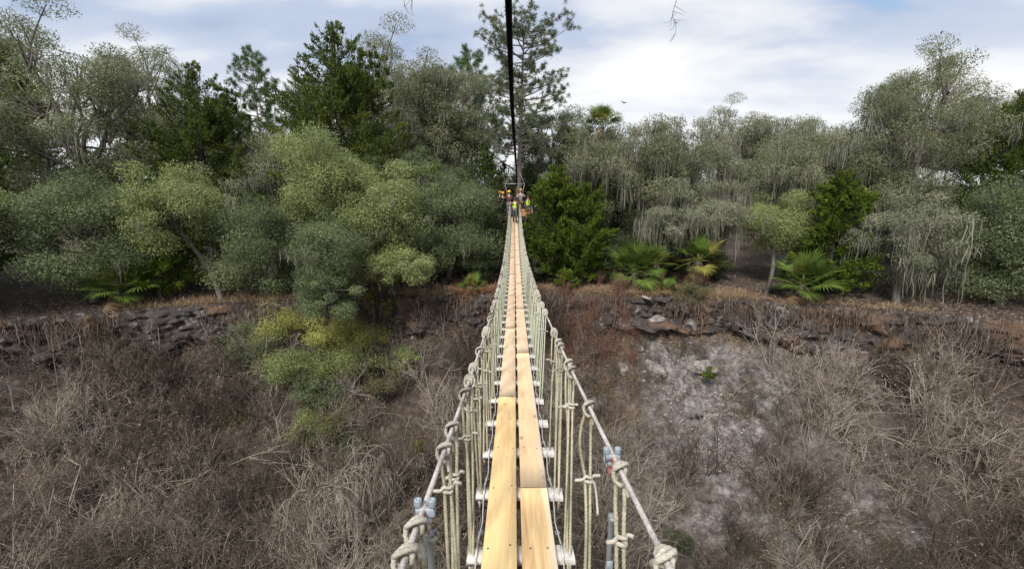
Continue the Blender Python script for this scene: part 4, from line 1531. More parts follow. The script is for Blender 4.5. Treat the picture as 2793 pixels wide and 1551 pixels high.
# leafy bushes down in the pit on the left
pit = [('yellow-leaved vine clump at the left edge of the pit, highest and smallest', 902, 895, 0.55, 0.5, 'yellow', 2200),
       ('narrow yellow-leaved vine clump left of the pale rock', 1006, 885, 0.36, 0.6, 'yellow', 1500),
       ('yellow-leaved vine clump nearest the pale rock on the left slope', 1058, 905, 0.42, 0.65, 'yellow', 2000),
       ('broad yellow-green bush at the left photo edge down in the pit', 893, 985, 1.8, 1.15, 'lime_yellow', 12000),
       ('yellow-green bush spreading in the middle of the left pit slope', 1000, 985, 1.6, 0.9, 'lime_yellow', 9500),
       ('fresh green bush on the left slope nearest the bridge ropes', 1100, 1035, 1.1, 0.6, 'grass_green', 5000),
       ('green bush below the broad yellow-green one on the left slope', 935, 1065, 1.8, 1.0, 'grass_green', 10000),
       ('grey-green bush low at the left photo edge in the pit', 885, 1135, 1.4, 1.1, 'grey_green', 8500),
       ('dull green bush between the rim shrubs and the yellow vine clumps', 880, 850, 1.2, 0.9, 'grey_green', 6000),
       ('thin grey-green bush in the middle of the left slope below the green ones', 1030, 1110, 1.0, 0.6, 'olive_bush', 3200),
       ('olive bush with sparse leaves at lower left beneath the grey-green bush', 900, 1210, 1.2, 0.7, 'olive_bush', 3600),
       ('leafy yellow-green bush at the far left of the pit below the rim shrubs', 790, 960, 1.7, 1.0, 'lime_yellow', 8000),
       ('grass-green bush just beyond the left photo edge, half down the slope', 810, 1075, 1.8, 1.1, 'grass_green', 8000),
       ('grey-green bush farthest left on the pit slope', 690, 1010, 1.7, 1.1, 'grey_green', 7000),
       ('dusky green bush in the lower left of the pit behind the weeping tree', 850, 1240, 1.4, 0.9, 'grass_green', 6000),
       ('mustard-leaved small bush beside the left hand rope low in the pit', 1145, 1290, 0.45, 0.5, 'mustard', 1300),
       ('dark grass-like bush deep in the pit at lower left', 1075, 1390, 0.65, 0.5, 'under', 3200),
       ('dark green bush deep in the pit at the lower left edge', 960, 1260, 0.9, 0.6, 'under', 4000),
       ('small dark green bush deep in the pit at lower right', 1845, 1545, 0.55, 0.4, 'under', 1800),
       ('olive-brown bush on the right slope under the largest palmetto', 1880, 850, 1.0, 0.6, 'olive_bush', 3000),
       ('small green bush high on the pale slope at the right photo edge', 1925, 1075, 0.35, 0.35, 'cedar_bright', 1100)]
for i, (lab, px, py, r, h, mk, n) in enumerate(pit):
    q = ground(px, py)
    broadleaf('bush', lab, 'bush', q.x, q.y, q.z + h * 0.75 + 0.75, r, r * 0.9, h, int(n * 0.6), 0.08, mk, 90 + i, clumps=30, shell=0.15, base=(q.x, q.y), csize=0.24 * r, r0=0.03)

# ------------------------------------------------------------------ woods that carry on left and right of the photograph and behind
kinds = {}
for o in list(COL.objects):
    if o.parent is None and 'label' in o and o['label'].startswith('big grey-green mossy oak'):
        kinds['oak'] = o
    if o.parent is None and 'label' in o and o['label'].startswith('wide grey-green tree'):
        kinds['grey'] = o
    if o.parent is None and 'label' in o and o['label'].startswith('largest yellow-green domed'):
        kinds['lime'] = o
    if o.parent is None and 'label' in o and o['label'].startswith('tall dark spiky'):
        kinds['cedar'] = o
    if o.parent is None and 'label' in o and o['label'].startswith('big spreading live oak'):
        kinds['live'] = o
    if o.parent is None and 'label' in o and o['label'].startswith('silvery moss-draped'):
        kinds['silver'] = o
    if o.parent is None and 'label' in o and o['label'].startswith('bright green bushy'):
        kinds['bright'] = o
    if o.parent is None and 'label' in o and o['label'].startswith('slim young pine'):
        kinds['pine'] = o
    if o.parent is None and 'label' in o and o['label'].startswith('largest green palmetto'):
        kinds['palmetto'] = o
WORD = {'oak': 'grey mossy oak', 'grey': 'grey-green tree', 'lime': 'yellow-green domed tree', 'cedar': 'dark spiky cedar', 'live': 'dark-limbed mossy live oak',
        'silver': 'silvery moss-draped oak', 'bright': 'bright green cedar', 'pine': 'slim pine', 'palmetto': 'green palmetto'}
ORD = ['nearest the bridge', 'second from the bridge', 'third from the bridge', 'fourth from the bridge', 'fifth from the bridge', 'sixth from the bridge', 'seventh from the bridge',
       'eighth from the bridge', 'ninth from the bridge', 'tenth from the bridge', 'eleventh from the bridge', 'twelfth from the bridge']
# rows: (side, row name, y offset behind the rim, list of (x, kind, scale))
rows = [
    (-1, 'in the front row left', 1.2, [(13.2, 'grey', .85), (16.0, 'lime', .95), (18.6, 'bright', .9), (21.2, 'grey', 1.0), (24.6, 'lime', 1.05), (28.5, 'grey', 1.1), (33, 'lime', 1.1)]),
    (1, 'in the front row right', 1.5, [(14.0, 'lime', .8), (16.6, 'bright', .95), (19.6, 'silver', 1.0), (23.0, 'grey', .95), (26.5, 'bright', 1.0), (30.5, 'lime', 1.0)]),
    (-1, 'in the second row left', 6.5, [(14.8, 'live', .95), (19.0, 'cedar', .85), (23.5, 'oak', .9), (28.5, 'cedar', .78), (34, 'live', 1.0), (39, 'oak', 1.0)]),
    (1, 'in the second row right', 6.5, [(17.0, 'live', .9), (21.5, 'oak', .72), (26.5, 'cedar', .66), (31.5, 'live', .95), (37.5, 'oak', .8)]),
    (-1, 'in the back row left', 21, [(6.5, 'oak', .8), (12.5, 'live', 1.0), (18, 'oak', 1.0), (24, 'pine', .95), (30, 'live', 1.15), (37, 'oak', 1.1), (45, 'cedar', 1.0), (53, 'oak', 1.2)]),
    (1, 'in the back row right', 21, [(3.4, 'live', .8), (9.0, 'live', .85), (14.5, 'live', .9), (20.5, 'oak', .7), (27, 'live', 1.05), (34, 'pine', .75), (41, 'oak', .95), (49, 'live', 1.2)]),
    (-1, 'on the rim between the left-hand trees', 0.5, [(19.8, 'palmetto', .95)]),
    (1, 'on the rim between the right-hand trees', 0.5, [(15.6, 'palmetto', 1.0)]),
]
for side, where, off, lst in rows:
    count = {}
    for i, (x, k, sc) in enumerate(lst):
        X = side * x
        jx = random.uniform(-.5, .5)
        Yr = float(rim_y(X)) + off + random.uniform(-.5, .5)
        if off > 10:
            Yr = 45 + random.uniform(-3, 3)
        nth = count.get(k, 0)
        count[k] = nth + 1
        lab = f"{WORD[k]} {where}, {ORD[i]}"
        src = kinds[k]
        dup(src, (X + jx, Yr, tz(X + jx, Yr) - 0.15), random.uniform(0, 6.28), (sc * random.uniform(.92, 1.08), sc, sc * random.uniform(.94, 1.06)), lab, 'trees continuing along the pit rim')

# ------------------------------------------------------------------ bare brush
def shrub_proto(seed, n0=6, depth=3, h=1.0, spread=0.8, droop=0.15, rad=0.016, fan=4, taper=0.66):
    """a leafless shrub: stems that fork again and again, the last twigs flat ribbons"""
    rr = np.random.default_rng(seed)
    g = Geo()

    def grow(p, d, ln, r, lev):
        k = 4 if lev < depth else 3
        pts = [p]
        q = p.copy()
        dd = d.copy()
        for i in range(k):
            dd = unit(dd + rr.normal(0, 0.09 + 0.02 * lev, 3) + np.array([0, 0, -droop * (lev + 0.3) * 0.35]))
            q = q + dd * ln / k
            pts.append(q)
        A = np.array(pts)
        tt = float(np.clip(rr.normal(0.35 + 0.13 * lev, 0.2), 0, 1))
        if lev < depth:
            tube(g, A, np.linspace(r, r * 0.6, k + 1), 3, tint=tt, cap=False)
            for i in range(int(rr.integers(fan - 1, fan + 2))):
                u = rr.uniform(0.3, 1.0)
                grow(A[min(k, int(u * k) + 1)], unit(dd * 0.7 + rr.normal(0, 0.62, 3)), ln * rr.uniform(0.45, 0.8), r * taper, lev + 1)
        else:
            sd = unit(np.cross(dd, rr.normal(size=3)))
            w = np.linspace(r, r * 0.35, k + 1)[:, None] * 1.15
            V = np.stack([A - sd * w, A + sd * w], 1).reshape(-1, 3)
            ix = np.arange(k) * 2
            g.add(V, np.stack([ix, ix + 1, ix + 3, ix + 2], -1), tt)
    for i in range(n0):
        a = rr.uniform(0, 6.28)
        d = unit(np.array([math.cos(a) * spread, math.sin(a) * spread, rr.uniform(0.5, 1.2)]))
        grow(np.array([rr.normal(0, .08), rr.normal(0, .08), -0.05]), d, h * rr.uniform(0.4, 0.65), rad, 0)
    return g.arrays()


def scatter(protos, pts, scales, rr, lean=None, tint_shift=None):
    """copies of prototype arrays at the points, gathered into one Geo"""
    g = Geo()
    for i, p in enumerate(pts):
        v, f3, f4, t = protos[int(rr.integers(0, len(protos)))]
        a = rr.uniform(0, 2 * np.pi)
        c, s = math.cos(a), math.sin(a)
        Rz = np.array([[c, -s, 0], [s, c, 0], [0, 0, 1]])
        w = (v * scales[i]) @ Rz.T
        if lean is not None:
            w = w.copy()
            w[:, 1] += lean[i] * w[:, 2]
        ts = rr.normal(0, 0.12) + (tint_shift[i] if tint_shift is not None else 0)
        n0 = g.n
        g.add(w + np.array(p), f4 if len(f4) else np.zeros((0, 4), int), np.clip(t + ts, 0, 1))
        if len(f3):
            g.f3.append(f3 + n0)
    return g


def slope_points(n, rr, xr, dr, dens=None):
    out = []
    while len(out) < n:
        x = rr.uniform(*xr)
        d = rr.uniform(*dr)
        y = float(rim_y(x)) - d
        if y < 9.5 or abs(x) > 1.25 * y + 3:
            continue
        if dens is not None and rr.random() > dens(x, y, d):
            continue
        out.append((x, y, tz(x, y)))
    return out


rr = np.random.default_rng(99)


def twig_proto(name, seed, h, n0, spread, up, fan, depth=3, arch=0.0, r0=0.016):
    """a tall leafless shrub of straight rising stems, side branches and fine flat twigs"""
    q = np.random.default_rng(seed)
    g = Geo()

    def grow(p, d, ln, r, lev):
        k = 4 if lev < 2 else 3 if lev < depth else 2
        A = [p]
        dd = d
        for i in range(k):
            dd = unit(dd + q.normal(0, 0.07, 3) + np.array([0, 0, (-arch if lev < 2 else -arch * 0.6)]))
            A.append(A[-1] + dd * ln / k)
        A = np.array(A)
        tt = float(np.clip(q.normal((0.66, 0.55, 0.40, 0.34)[lev], 0.16), 0, 1))
        if lev < depth:
            tube(g, A, np.linspace(r, r * 0.62, k + 1), 3, tint=tt, cap=False)
            for i in range(int(q.integers(fan - 1, fan + 2)) + (2 if lev == 0 else 0)):
                u = q.uniform(0.25, 1.0)
                grow(A[0] + (A[min(k, int(u * k) + 1)] - A[0]) * 1.0, unit(dd * 0.75 + q.normal(0, 0.5, 3) + np.array([0, 0, up])), ln * q.uniform(0.4, 0.68), max(0.0045, r * 0.58), lev + 1)
        else:
            sd = unit(np.cross(dd, q.normal(size=3)))
            w = np.linspace(r, r * 0.4, k + 1)[:, None]
            V = np.stack([A - sd * w, A + sd * w], 1).reshape(-1, 3)
            ix = np.arange(k) * 2
            g.add(V, np.stack([ix, ix + 1, ix + 3, ix + 2], -1), tt)
    for i in range(n0):
        a_ = q.uniform(0, 6.28)
        d = unit(np.array([math.cos(a_) * spread * q.uniform(.2, 1), math.sin(a_) * spread * q.uniform(.2, 1), 1.0]))
        grow(np.array([q.normal(0, .12), q.normal(0, .12), -0.1]), d, h * q.uniform(0.45, 0.7), r0, 0)
    return g.mesh(name, M['twig'])


def instanced(name, label, cat, pts, protos, mat, scales, rots, shades):
    """one object: points that carry copies of the prototypes through geometry nodes"""
    coll = bpy.data.collections.new(name + '_kinds')
    for i, me in enumerate(protos):
        o = bpy.data.objects.new(f'{name}_kind', me)
        coll.objects.link(o)
    me = bpy.data.meshes.new(name)
    me.vertices.add(len(pts))
    me.vertices.foreach_set('co', np.array(pts, dtype=np.float32).ravel())
    for nm, ty, val in (('size', 'FLOAT', scales), ('shade', 'FLOAT', shades)):
        at_ = me.attributes.new(nm, ty, 'POINT')
        at_.data.foreach_set('value', np.array(val, dtype=np.float32))
    at_ = me.attributes.new('turn', 'FLOAT_VECTOR', 'POINT')
    at_.data.foreach_set('vector', np.array(rots, dtype=np.float32).ravel())
    at_ = me.attributes.new('pick', 'INT', 'POINT')
    at_.data.foreach_set('value', rr.integers(0, len(protos), len(pts)).astype(np.int32))
    ng = bpy.data.node_groups.new(name + '_nodes', 'GeometryNodeTree')
    ng.interface.new_socket('Geometry', in_out='INPUT', socket_type='NodeSocketGeometry')
    ng.interface.new_socket('Geometry', in_out='OUTPUT', socket_type='NodeSocketGeometry')
    gi, go = ng.nodes.new('NodeGroupInput'), ng.nodes.new('NodeGroupOutput')
    ci = ng.nodes.new('GeometryNodeCollectionInfo')
    ci.inputs['Collection'].default_value = coll
    ci.inputs['Separate Children'].default_value = True
    ci.inputs['Reset Children'].default_value = True
    ip = ng.nodes.new('GeometryNodeInstanceOnPoints')
    ip.inputs['Pick Instance'].default_value = True

    def attr(nm, ty):
        n = ng.nodes.new('GeometryNodeInputNamedAttribute')
        n.data_type = ty
        n.inputs['Name'].default_value = nm
        return n.outputs['Attribute']
    e2r = ng.nodes.new('FunctionNodeEulerToRotation')
    k = ng.links.new
    k(gi.outputs[0], ip.inputs['Points'])
    k(ci.outputs[0], ip.inputs['Instance'])
    k(attr('pick', 'INT'), ip.inputs['Instance Index'])
    k(attr('turn', 'FLOAT_VECTOR'), e2r.inputs[0])
    k(e2r.outputs[0], ip.inputs['Rotation'])
    k(attr('size', 'FLOAT'), ip.inputs['Scale'])
    k(ip.outputs[0], go.inputs[0])
    me.materials.append(mat)
    o = link(name, me)
    md = o.modifiers.new('copies', 'NODES')
    md.node_group = ng
    return tag(o, label, cat, kind='stuff')


def dens_brush(x, y, d):
    q = 0.15 + 1.5 * float(vnoise(x * 0.6 + 8, y * 0.6)) ** 1.5
    if 5.8 < x < 13.0:
        q *= 0.36 if d < 7.5 else 0.75
    if -9.8 < x < -3.2 and 1.2 < d < 6.5:
        q *= 0.35
    if d < 1.4:
        q *= 0.8
    return q


tall = [twig_proto('brush', 400 + i, 2.4, 4, 0.6, 0.20, 3, r0=0.024) for i in range(6)]
arching = [twig_proto('brush', 420 + i, 1.8, 5, 1.0, 0.05, 3, arch=0.11, r0=0.019) for i in range(5)]
low = [twig_proto('brush', 440 + i, 1.0, 7, 0.9, 0.1, 3, r0=0.010) for i in range(3)]
pts = slope_points(1350, rr, (-25, 25), (0.6, 15.5), dens_brush)
instanced('bare_brush', 'tangle of tall leafless grey-brown brush covering the pit slope and floor', 'brush', pts, tall + tall + tall[:4] + arching + low, M['twig'],
          [float(rr.uniform(0.5, 1.3)) * (0.6 if 5 < p[0] < 13 and p[1] > 18 else 1) for p in pts], [(0.28 * float(rr.random()) + 0.05 * float(rr.normal()), float(rr.normal(0, .12)), float(rr.uniform(0, 6.28))) for p in pts],
          [1.3 * (float(vnoise(p[0] * 0.5 + 31, p[1] * 0.5)) - 0.5) + float(rr.normal(0.07, .14)) for p in pts])
red_p = [twig_proto('red_brush', 460 + i, 1.5, 9, 0.35, 0.3, 3, r0=0.010) for i in range(3)]
for me in red_p:
    me.materials.clear()
    me.materials.append(M['red_twig'])
pts = [tuple(ground(float(rr.normal(1600, 66)), float(rr.normal(915, 48)))) for _ in range(110)]
instanced('reddish_brush', 'reddish leafless brush thicket under the rim right of the bridge', 'brush', pts, red_p, M['red_twig'],
          [float(rr.uniform(0.5, 1.0)) for p in pts], [(0.25 * float(rr.random()), 0, float(rr.uniform(0, 6.28))) for p in pts], [float(rr.normal(0, .15)) for p in pts])

# sparse olive leaves that still cling in patches of the brush
cl = []
while len(cl) < 190:
    p = slope_points(1, rr, (-22, 22), (1.2, 15))[0]
    w_ = float(vnoise(p[0] * 0.35 + 50, p[1] * 0.35 + 11)) + (0.12 if p[0] < 0 else -0.1)
    if w_ > 0.52:
        cl.append((p[0], p[1], p[2] + float(rr.uniform(.1, .9))))
n_ = 150
P = np.repeat(np.array(cl), n_, 0)
P = P + rr.normal(0, 1, P.shape) * np.array([0.38, 0.38, 0.22])
D = unit(rr.normal(size=P.shape))
g = Geo()
leaf_quads(g, P, D, 0.085 * rr.uniform(.6, 1.5, len(P)), 0.038, np.repeat(rr.normal(0.45, 0.25, len(cl)), n_) + rr.normal(0, .15, len(P)), rr)
tag(g.build('clinging_leaves', M['olive']), 'sparse olive-green leaves of vines clinging in the brush of the pit', 'vines', kind='stuff')

# withered leaves still hanging on the twigs
cl = slope_points(330, rr, (-23, 23), (0.6, 15), dens_brush)
P = np.repeat(np.array(cl), 75, 0)
P = P + rr.normal(0, 1, P.shape) * np.array([0.5, 0.5, 0.35]) + np.array([0, 0, 0.9])
g = Geo()
leaf_tris(g, P, unit(rr.normal(size=P.shape)), 0.09 * rr.uniform(.5, 1.5, len(P)), 0.05, np.repeat(rr.normal(0.5, 0.25, len(cl)), 75) + rr.normal(0, .15, len(P)), rr)
tag(g.build('withered_leaves', M['litter']), 'withered tan leaves still hanging on the brush of the pit', 'leaves', kind='stuff')

# long arching vines and canes
g = Geo()
for i in range(140):
    p = np.array(slope_points(1, rr, (-18, 18), (1.0, 14), dens_brush)[0])
    a = rr.uniform(0, 6.28)
    ln = rr.uniform(1.0, 3.2)
    o = np.array([math.cos(a), math.sin(a) * 0.6, 0])
    hgt = rr.uniform(0.4, 1.5)
    P = spline([p, p + o * ln * .3 + np.array([0, 0, hgt]), p + o * ln * .7 + np.array([0, 0, hgt * .9]), p + o * ln + np.array([rr.normal(0, .2), -.2, hgt * 0.1 - 0.2])], 5)
    P[1:-1] += rr.normal(0, 0.035, (len(P) - 2, 3))
    tube(g, P, np.linspace(0.014, 0.005, len(P)), 4, tint=float(np.clip(rr.normal(0.7, 0.25), 0, 1)), cap=False)
tag(g.build('vine_canes', M['twig']), 'long pale arching vine canes looping over the pit brush', 'vines', kind='stuff')

# dead vines that hang in veils over the rock under the lip
spots, g = [], Geo()
while len(spots) < 330:
    x = float(rr.uniform(-23, 23))
    if float(vnoise(x * 0.55 + 70, 3.3)) < 0.42 + (0.18 if (-6.5 < x < -3.2 or 2.2 < x < 5.2) else 0):
        continue
    spots.append((x, float(rim_y(x)) - float(rr.uniform(0.25, 0.95)), RIM_Z - float(rr.uniform(-0.1, 0.7))))
moss_geo(g, spots, rr, 0.5, 2.1, 16, 0.28, 0.03)
tag(g.build('hanging_vines', M['veil']), 'brown dead vines hanging in veils over the rock face', 'vines', kind='stuff')
# snapped limbs lying about in the brush
g = Geo()
for i in range(46):
    p = np.array(slope_points(1, rr, (-18, 18), (1.5, 14))[0]) + np.array([0, 0, rr.uniform(0.2, 1.1)])
    a = rr.uniform(0, 6.28)
    ln = rr.uniform(1.0, 2.8)
    e = p + np.array([math.cos(a) * ln, math.sin(a) * ln * 0.6, rr.normal(0.2, 0.5)])
    P = spline([p, (p + e) / 2 + rr.normal(0, 0.12, 3), e], 5)
    r_ = rr.uniform(0.016, 0.038)
    tube(g, P, np.linspace(r_, r_ * 0.4, len(P)), 5, tint=float(np.clip(rr.normal(0.85, 0.2), 0, 1)))
    for k in range(4):
        b0 = P[int(rr.integers(3, len(P)))]
        e2 = b0 + (e - p) * 0.25 + rr.normal(0, 0.28, 3)
        tube(g, spline([b0, (b0 + e2) / 2 + rr.normal(0, .05, 3), e2], 3), np.linspace(r_ * 0.5, r_ * 0.2, 7), 4, tint=0.85)
tag(g.build('fallen_limbs', M['twig']), 'pale snapped limbs caught in the brush of the pit', 'branches', kind='stuff')

# rusty bracken, dry grass on the lip, leaf litter
def blades(pts, rr, n, ln, wd, up=0.9, sp=0.25):
    g = Geo()
    P = np.repeat(np.array(pts), n, 0)
    m_ = len(P)
    P = P + rr.normal(0, sp, (m_, 3)) * np.array([1, 1, 0.05])
    P[:, 2] = terrain(P[:, 0], P[:, 1])
    D = unit(rr.normal(size=(m_, 3)) * 0.7 + np.array([0, -0.25, up]))
    l_ = ln * rr.uniform(0.5, 1.4, m_)
    tt = np.repeat(rr.normal(0.5, 0.16, len(pts)), n) + rr.normal(0, 0.15, m_)
    leaf_quads(g, P + D * l_[:, None] * 0.42, D, l_, wd, tt, rr)
    return g


pts = [tuple(ground(float(rr.normal(1300, 42)), float(rr.normal(835, 32)))) for _ in range(70)]
tag(blades(pts, rr, 60, 0.34, 0.035).build('dead_bracken', M['rust']), 'rust-brown dead bracken on the slope below the small palmetto', 'bracken', kind='stuff')
pts = slope_points(300, rr, (-20, 20), (-0.8, 0.5)) + slope_points(300, rr, (1.5, 13), (-1.3, 0.7))
tag(blades(pts, rr, 60, 0.30, 0.026).build('dry_grass', M['dry_grass']), 'dry tan grass fringing the lip of the pit', 'grass', kind='stuff')
pts = slope_points(170, rr, (2.2, 6.5), (0.6, 5.0))
tag(blades(pts, rr, 40, 0.36, 0.022).build('dry_weeds', M['dry_grass']), 'thin dry weeds over the slope right of the bridge', 'weeds', kind='stuff')
# litter of dead leaves lying on the whole slope
pts = np.array(slope_points(700, rr, (-23, 23), (-2.5, 15)) + slope_points(600, rr, (-24, 24), (-5, 0.3)))
P = np.repeat(pts, 26, 0) + rr.normal(0, 0.5, (len(pts) * 26, 3)) * np.array([1, 1, 0])
P[:, 2] = terrain(P[:, 0], P[:, 1]) + 0.02
g = Geo()
D = unit(rr.normal(size=P.shape) * np.array([1, 1, 0.5]))
leaf_quads(g, P, D, 0.11 * rr.uniform(.6, 1.6, len(P)), 0.06, rr.normal(0.5, 0.22, len(P)), rr)
tag(g.build('leaf_litter', M['litter']), 'dead leaves and twigs littering the ground of the pit', 'litter', kind='stuff')

# ------------------------------------------------------------------ rocks
m, t, b = mat_new('pale_limestone')
tc = N(t, 'ShaderNodeTexCoord')
r = ramp(t, [(0.34, (0.09, 0.078, 0.073)), (0.5, (0.235, 0.21, 0.20)), (0.68, (0.38, 0.352, 0.34))])
nn = noise(t, tc.outputs['Object'], 3.5, 8, 0.7)
t.links.new(nn, r.inputs[0])
t.links.new(r.outputs[0], b.inputs['Base Color'])
b.inputs['Roughness'].default_value = 0.95
bp = N(t, 'ShaderNodeBump')
bp.inputs['Strength'].default_value = 0.8
bp.inputs['Distance'].default_value = 0.12
t.links.new(nn, bp.inputs['Height'])
t.links.new(bp.outputs[0], b.inputs['Normal'])
M['limestone'] = m


def rock_arrays(seed, sx=1, sy=1, sz=1, nu=20, nv=13):
    rr = np.random.default_rng(seed)
    th = np.linspace(0, 2 * np.pi, nu, endpoint=False)
    ph = np.linspace(0.02, np.pi - 0.02, nv)
    T, Pn = np.meshgrid(th, ph)
    v = np.stack([np.sin(Pn) * np.cos(T), np.sin(Pn) * np.sin(T), np.cos(Pn)], -1).reshape(-1, 3)
    for k in range(16):          # planar cuts give it facets
        d = unit(rr.normal(size=3))
        h = rr.uniform(0.42, 0.80)
        s = v @ d
        v = v - np.maximum(0, s - h)[:, None] * d
    v = v * (1 + 0.035 * rr.normal(size=(len(v), 1))) * np.array([sx, sy, sz])
    i = np.arange(nv - 1)[:, None] * nu
    j = np.arange(nu)[None]
    k = (j + 1) % nu
    F = np.stack([i + j, i + nu + j, i + nu + k, i + k], -1).reshape(-1, 4)
    return v, np.zeros((0, 3), int), F, np.full(len(v), 0.5)


rocks = [('pale upright rock standing on the left slope near the bridge ropes', 1126, 925, .16, .2, .36),
         ('large pale rock face with a flat top at the right photo edge', 1885, 1130, 1.0, .7, 1.0),
         ('pale leaning slab lowest at the right photo edge', 1925, 1210, .7, .5, 1.1),
         ('pale square boulder half hidden by brush right of the hand rope', 1632, 1105, .75, .45, .55),
         ('light grey boulder above the square boulder on the right slope', 1700, 1010, .7, .5, .4),
         ('broken pale block in the middle of the stony right slope', 1790, 1010, .8, .5, .5),
         ('rough pale ledge high on the right slope near the rim', 1800, 885, 1.1, .5, .4),
         ('rounded pale outcrop right of the rough ledge under the rim', 1880, 900, .9, .5, .5),
         ('pinkish-grey outcrop at the right photo edge above the flat-topped face', 1915, 1010, .9, .6, .7),
         ('small pale boulder below the reddish brush', 1745, 955, .4, .3, .28),
         ('flat pale ledge just under the rim on the right', 1760, 812, .9, .3, .10),
         ('grey boulder low on the right slope among twigs', 1720, 1190, .6, .45, .4),
         ('pale ledge under the small palmetto on the left rim', 1225, 802, .55, .3, .09),
         ('grey rock in the dark left cliff', 1175, 850, .3, .2, .25)]
for i, (lab, px, py, a, b_, c) in enumerate(rocks):
    q = ground(px, py)
    v, f3, f4, tt = rock_arrays(200 + i, a, b_, c)
    g = Geo()
    g.add(v, f4, tt)
    o = g.build('boulder', M['limestone'], loc=(q.x, q.y + 0.05, q.z + c * 0.16), rot=(0.1 * (i % 3 - 1), 0.15 * (i % 2), i * 1.1))
    tag(o, lab, 'rock')

# scree: pale broken stones on the right-hand slope
small = [rock_arrays(300 + k, 1, 0.8, 0.6, 7, 5) for k in range(6)]
pts = []
while len(pts) < 800:
    q = (float(rr.normal(9.2, 2.0)), 0)
    x = q[0]
    d = float(rr.uniform(0.5, 6.5))
    y = float(rim_y(x)) - d
    if abs(x - (7.4 + 0.55 * d)) > 2.6 * rr.random() + 0.4:
        continue
    pts.append((x, y, tz(x, y)))
g = scatter(small, pts, [float(0.03 + 0.17 * rr.random() ** 2.5) for p in pts], rr)
tag(g.build('scree', M['limestone']), 'pale broken stones spilling down the right-hand slope', 'scree', kind='stuff')

# ------------------------------------------------------------------ named bare plants
def bare_tree(name, label, X, Y, arrays_seed, th_, **kw):
    z = tz(X, Y)
    root = empty(name, label, 'tree', (X, Y, z))
    v, f3, f4, t = shrub_proto(arrays_seed, **kw)
    g = Geo()
    g.add(v + np.array([0, 0, th_]), f4, np.clip(t + 0.25, 0, 1))
    g.build('branches', M['twig'], root)
    g = Geo()
    tube(g, spline([(0.1, 0, -0.2), (0.05, 0, th_ * .5), (0, 0, th_)], 5), np.linspace(0.07, 0.03, 11), 6, tint=0.6)
    g.build('trunk', M['bark'], root)
    return root


q = ground(918, 1500)
bare_tree('bare_tree', 'pale leafless weeping tree with drooping twigs at the lower left', q.x, q.y, 501, 2.9, n0=11, depth=3, h=2.6, spread=1.4, droop=0.75, rad=0.024, fan=4)
q = ground(1120, 1430)
bare_tree('bare_tree', 'leafless tree with hanging grey moss beside the left rope clamp', q.x - .3, q.y, 502, 2.3, n0=7, depth=3, h=1.6, spread=1.2, droop=0.8, rad=0.016, fan=4)
g = Geo()
q0, q1 = ground(1085, 868), ground(1175, 772)
P = spline([np.array(q0) + [0, -.3, 0.1], (np.array(q0) + np.array(q1)) / 2 + [0, -.6, .3], np.array(q1) + [0, -.4, .6]], 6)
tube(g, P, np.linspace(0.045, 0.02, len(P)), 6, tint=0.8)
for i in range(9):
    a = P[int(rr.integers(3, len(P)))]
    e = a + np.array([rr.normal(0, .9), -0.2, rr.uniform(.1, .8)])
    tube(g, spline([a, (a + e) / 2 + rr.normal(0, .08, 3), e], 4), np.linspace(0.018, 0.007, 9), 4, tint=0.8)
o = g.build('dead_branch', M['twig'])
tag(o, 'pale fallen dead branch leaning against the dark cliff on the left', 'branch')

# moss wisps hanging overhead from a limb above the frame
limb = empty('overhanging_limb', 'bare overhanging limb with wisps of moss hanging into the sky', 'branch', (0, 6, 3.4))
g = Geo()
tube(g, spline([(-9, -1.0, 1.6), (-4, -.3, .5), (0, 0.0, .15), (4.2, .1, -0.3), (5.4, .2, -.2)], 8), np.linspace(0.12, 0.02, 33), 7)
g.build('branch', M['bark'], limb, True)


def wisp(px, py0, py1, Y, seed, nside):
    rr2 = np.random.default_rng(seed)
    a, b_ = at(px, py0, Y), at(px, py1, Y)
    g = Geo()
    k = 16
    P = np.stack([np.linspace(a.x, b_.x, k), np.linspace(a.y, b_.y, k), np.linspace(a.z, b_.z, k)], -1)
    P[:, 0] += np.cumsum(rr2.normal(0, 0.022, k))
    P[0, 0] = a.x
    P = spline(P, 4)
    k = len(P)
    tube(g, P, np.linspace(0.006, 0.0022, k), 4, tint=0.1)
    for i in range(nside):
        s = P[int(rr2.integers(1, k))]
        d = np.array([rr2.normal(0, 0.09), rr2.normal(0, .05), -abs(rr2.normal(0, .08))])
        tube(g, spline([s, s + d * .5 + rr2.normal(0, .02, 3), s + d], 4), np.linspace(0.0032, 0.0012, 9), 3, tint=0.1)
    return g


MOSS_DARK = simple('dark_moss_wisp', (0.10, 0.10, 0.09), 0.9)
for px, p0, p1, ns, sd in ((1842, -230, 108, 34, 5), (1103, -230, 38, 12, 6), (1097, -200, 22, 6, 9)):
    g = wisp(px, p0, p1, 6.0, sd, ns)
    v = g.v
    o = g.build('moss_wisp', MOSS_DARK, limb)
    o.matrix_parent_inverse = Matrix.Translation(-Vector((0, 6, 3.4)))

# ------------------------------------------------------------------ far platform
FZ = -1.74
plat = empty('wooden_platform', 'dark wooden platform built round the pine trunk at the far end of the bridge', 'platform', (PX, 32.2, FZ))


def pl(name, c, s, mat, rot=None, parent=plat, bevel=0.006):
    g = Geo()
    box(g, (0, 0, 0), s, None, bevel=bevel)
    return link(name, g.mesh(name, M[mat]), parent, (c[0] - PX, c[1] - 32.2, c[2] - FZ), rot)


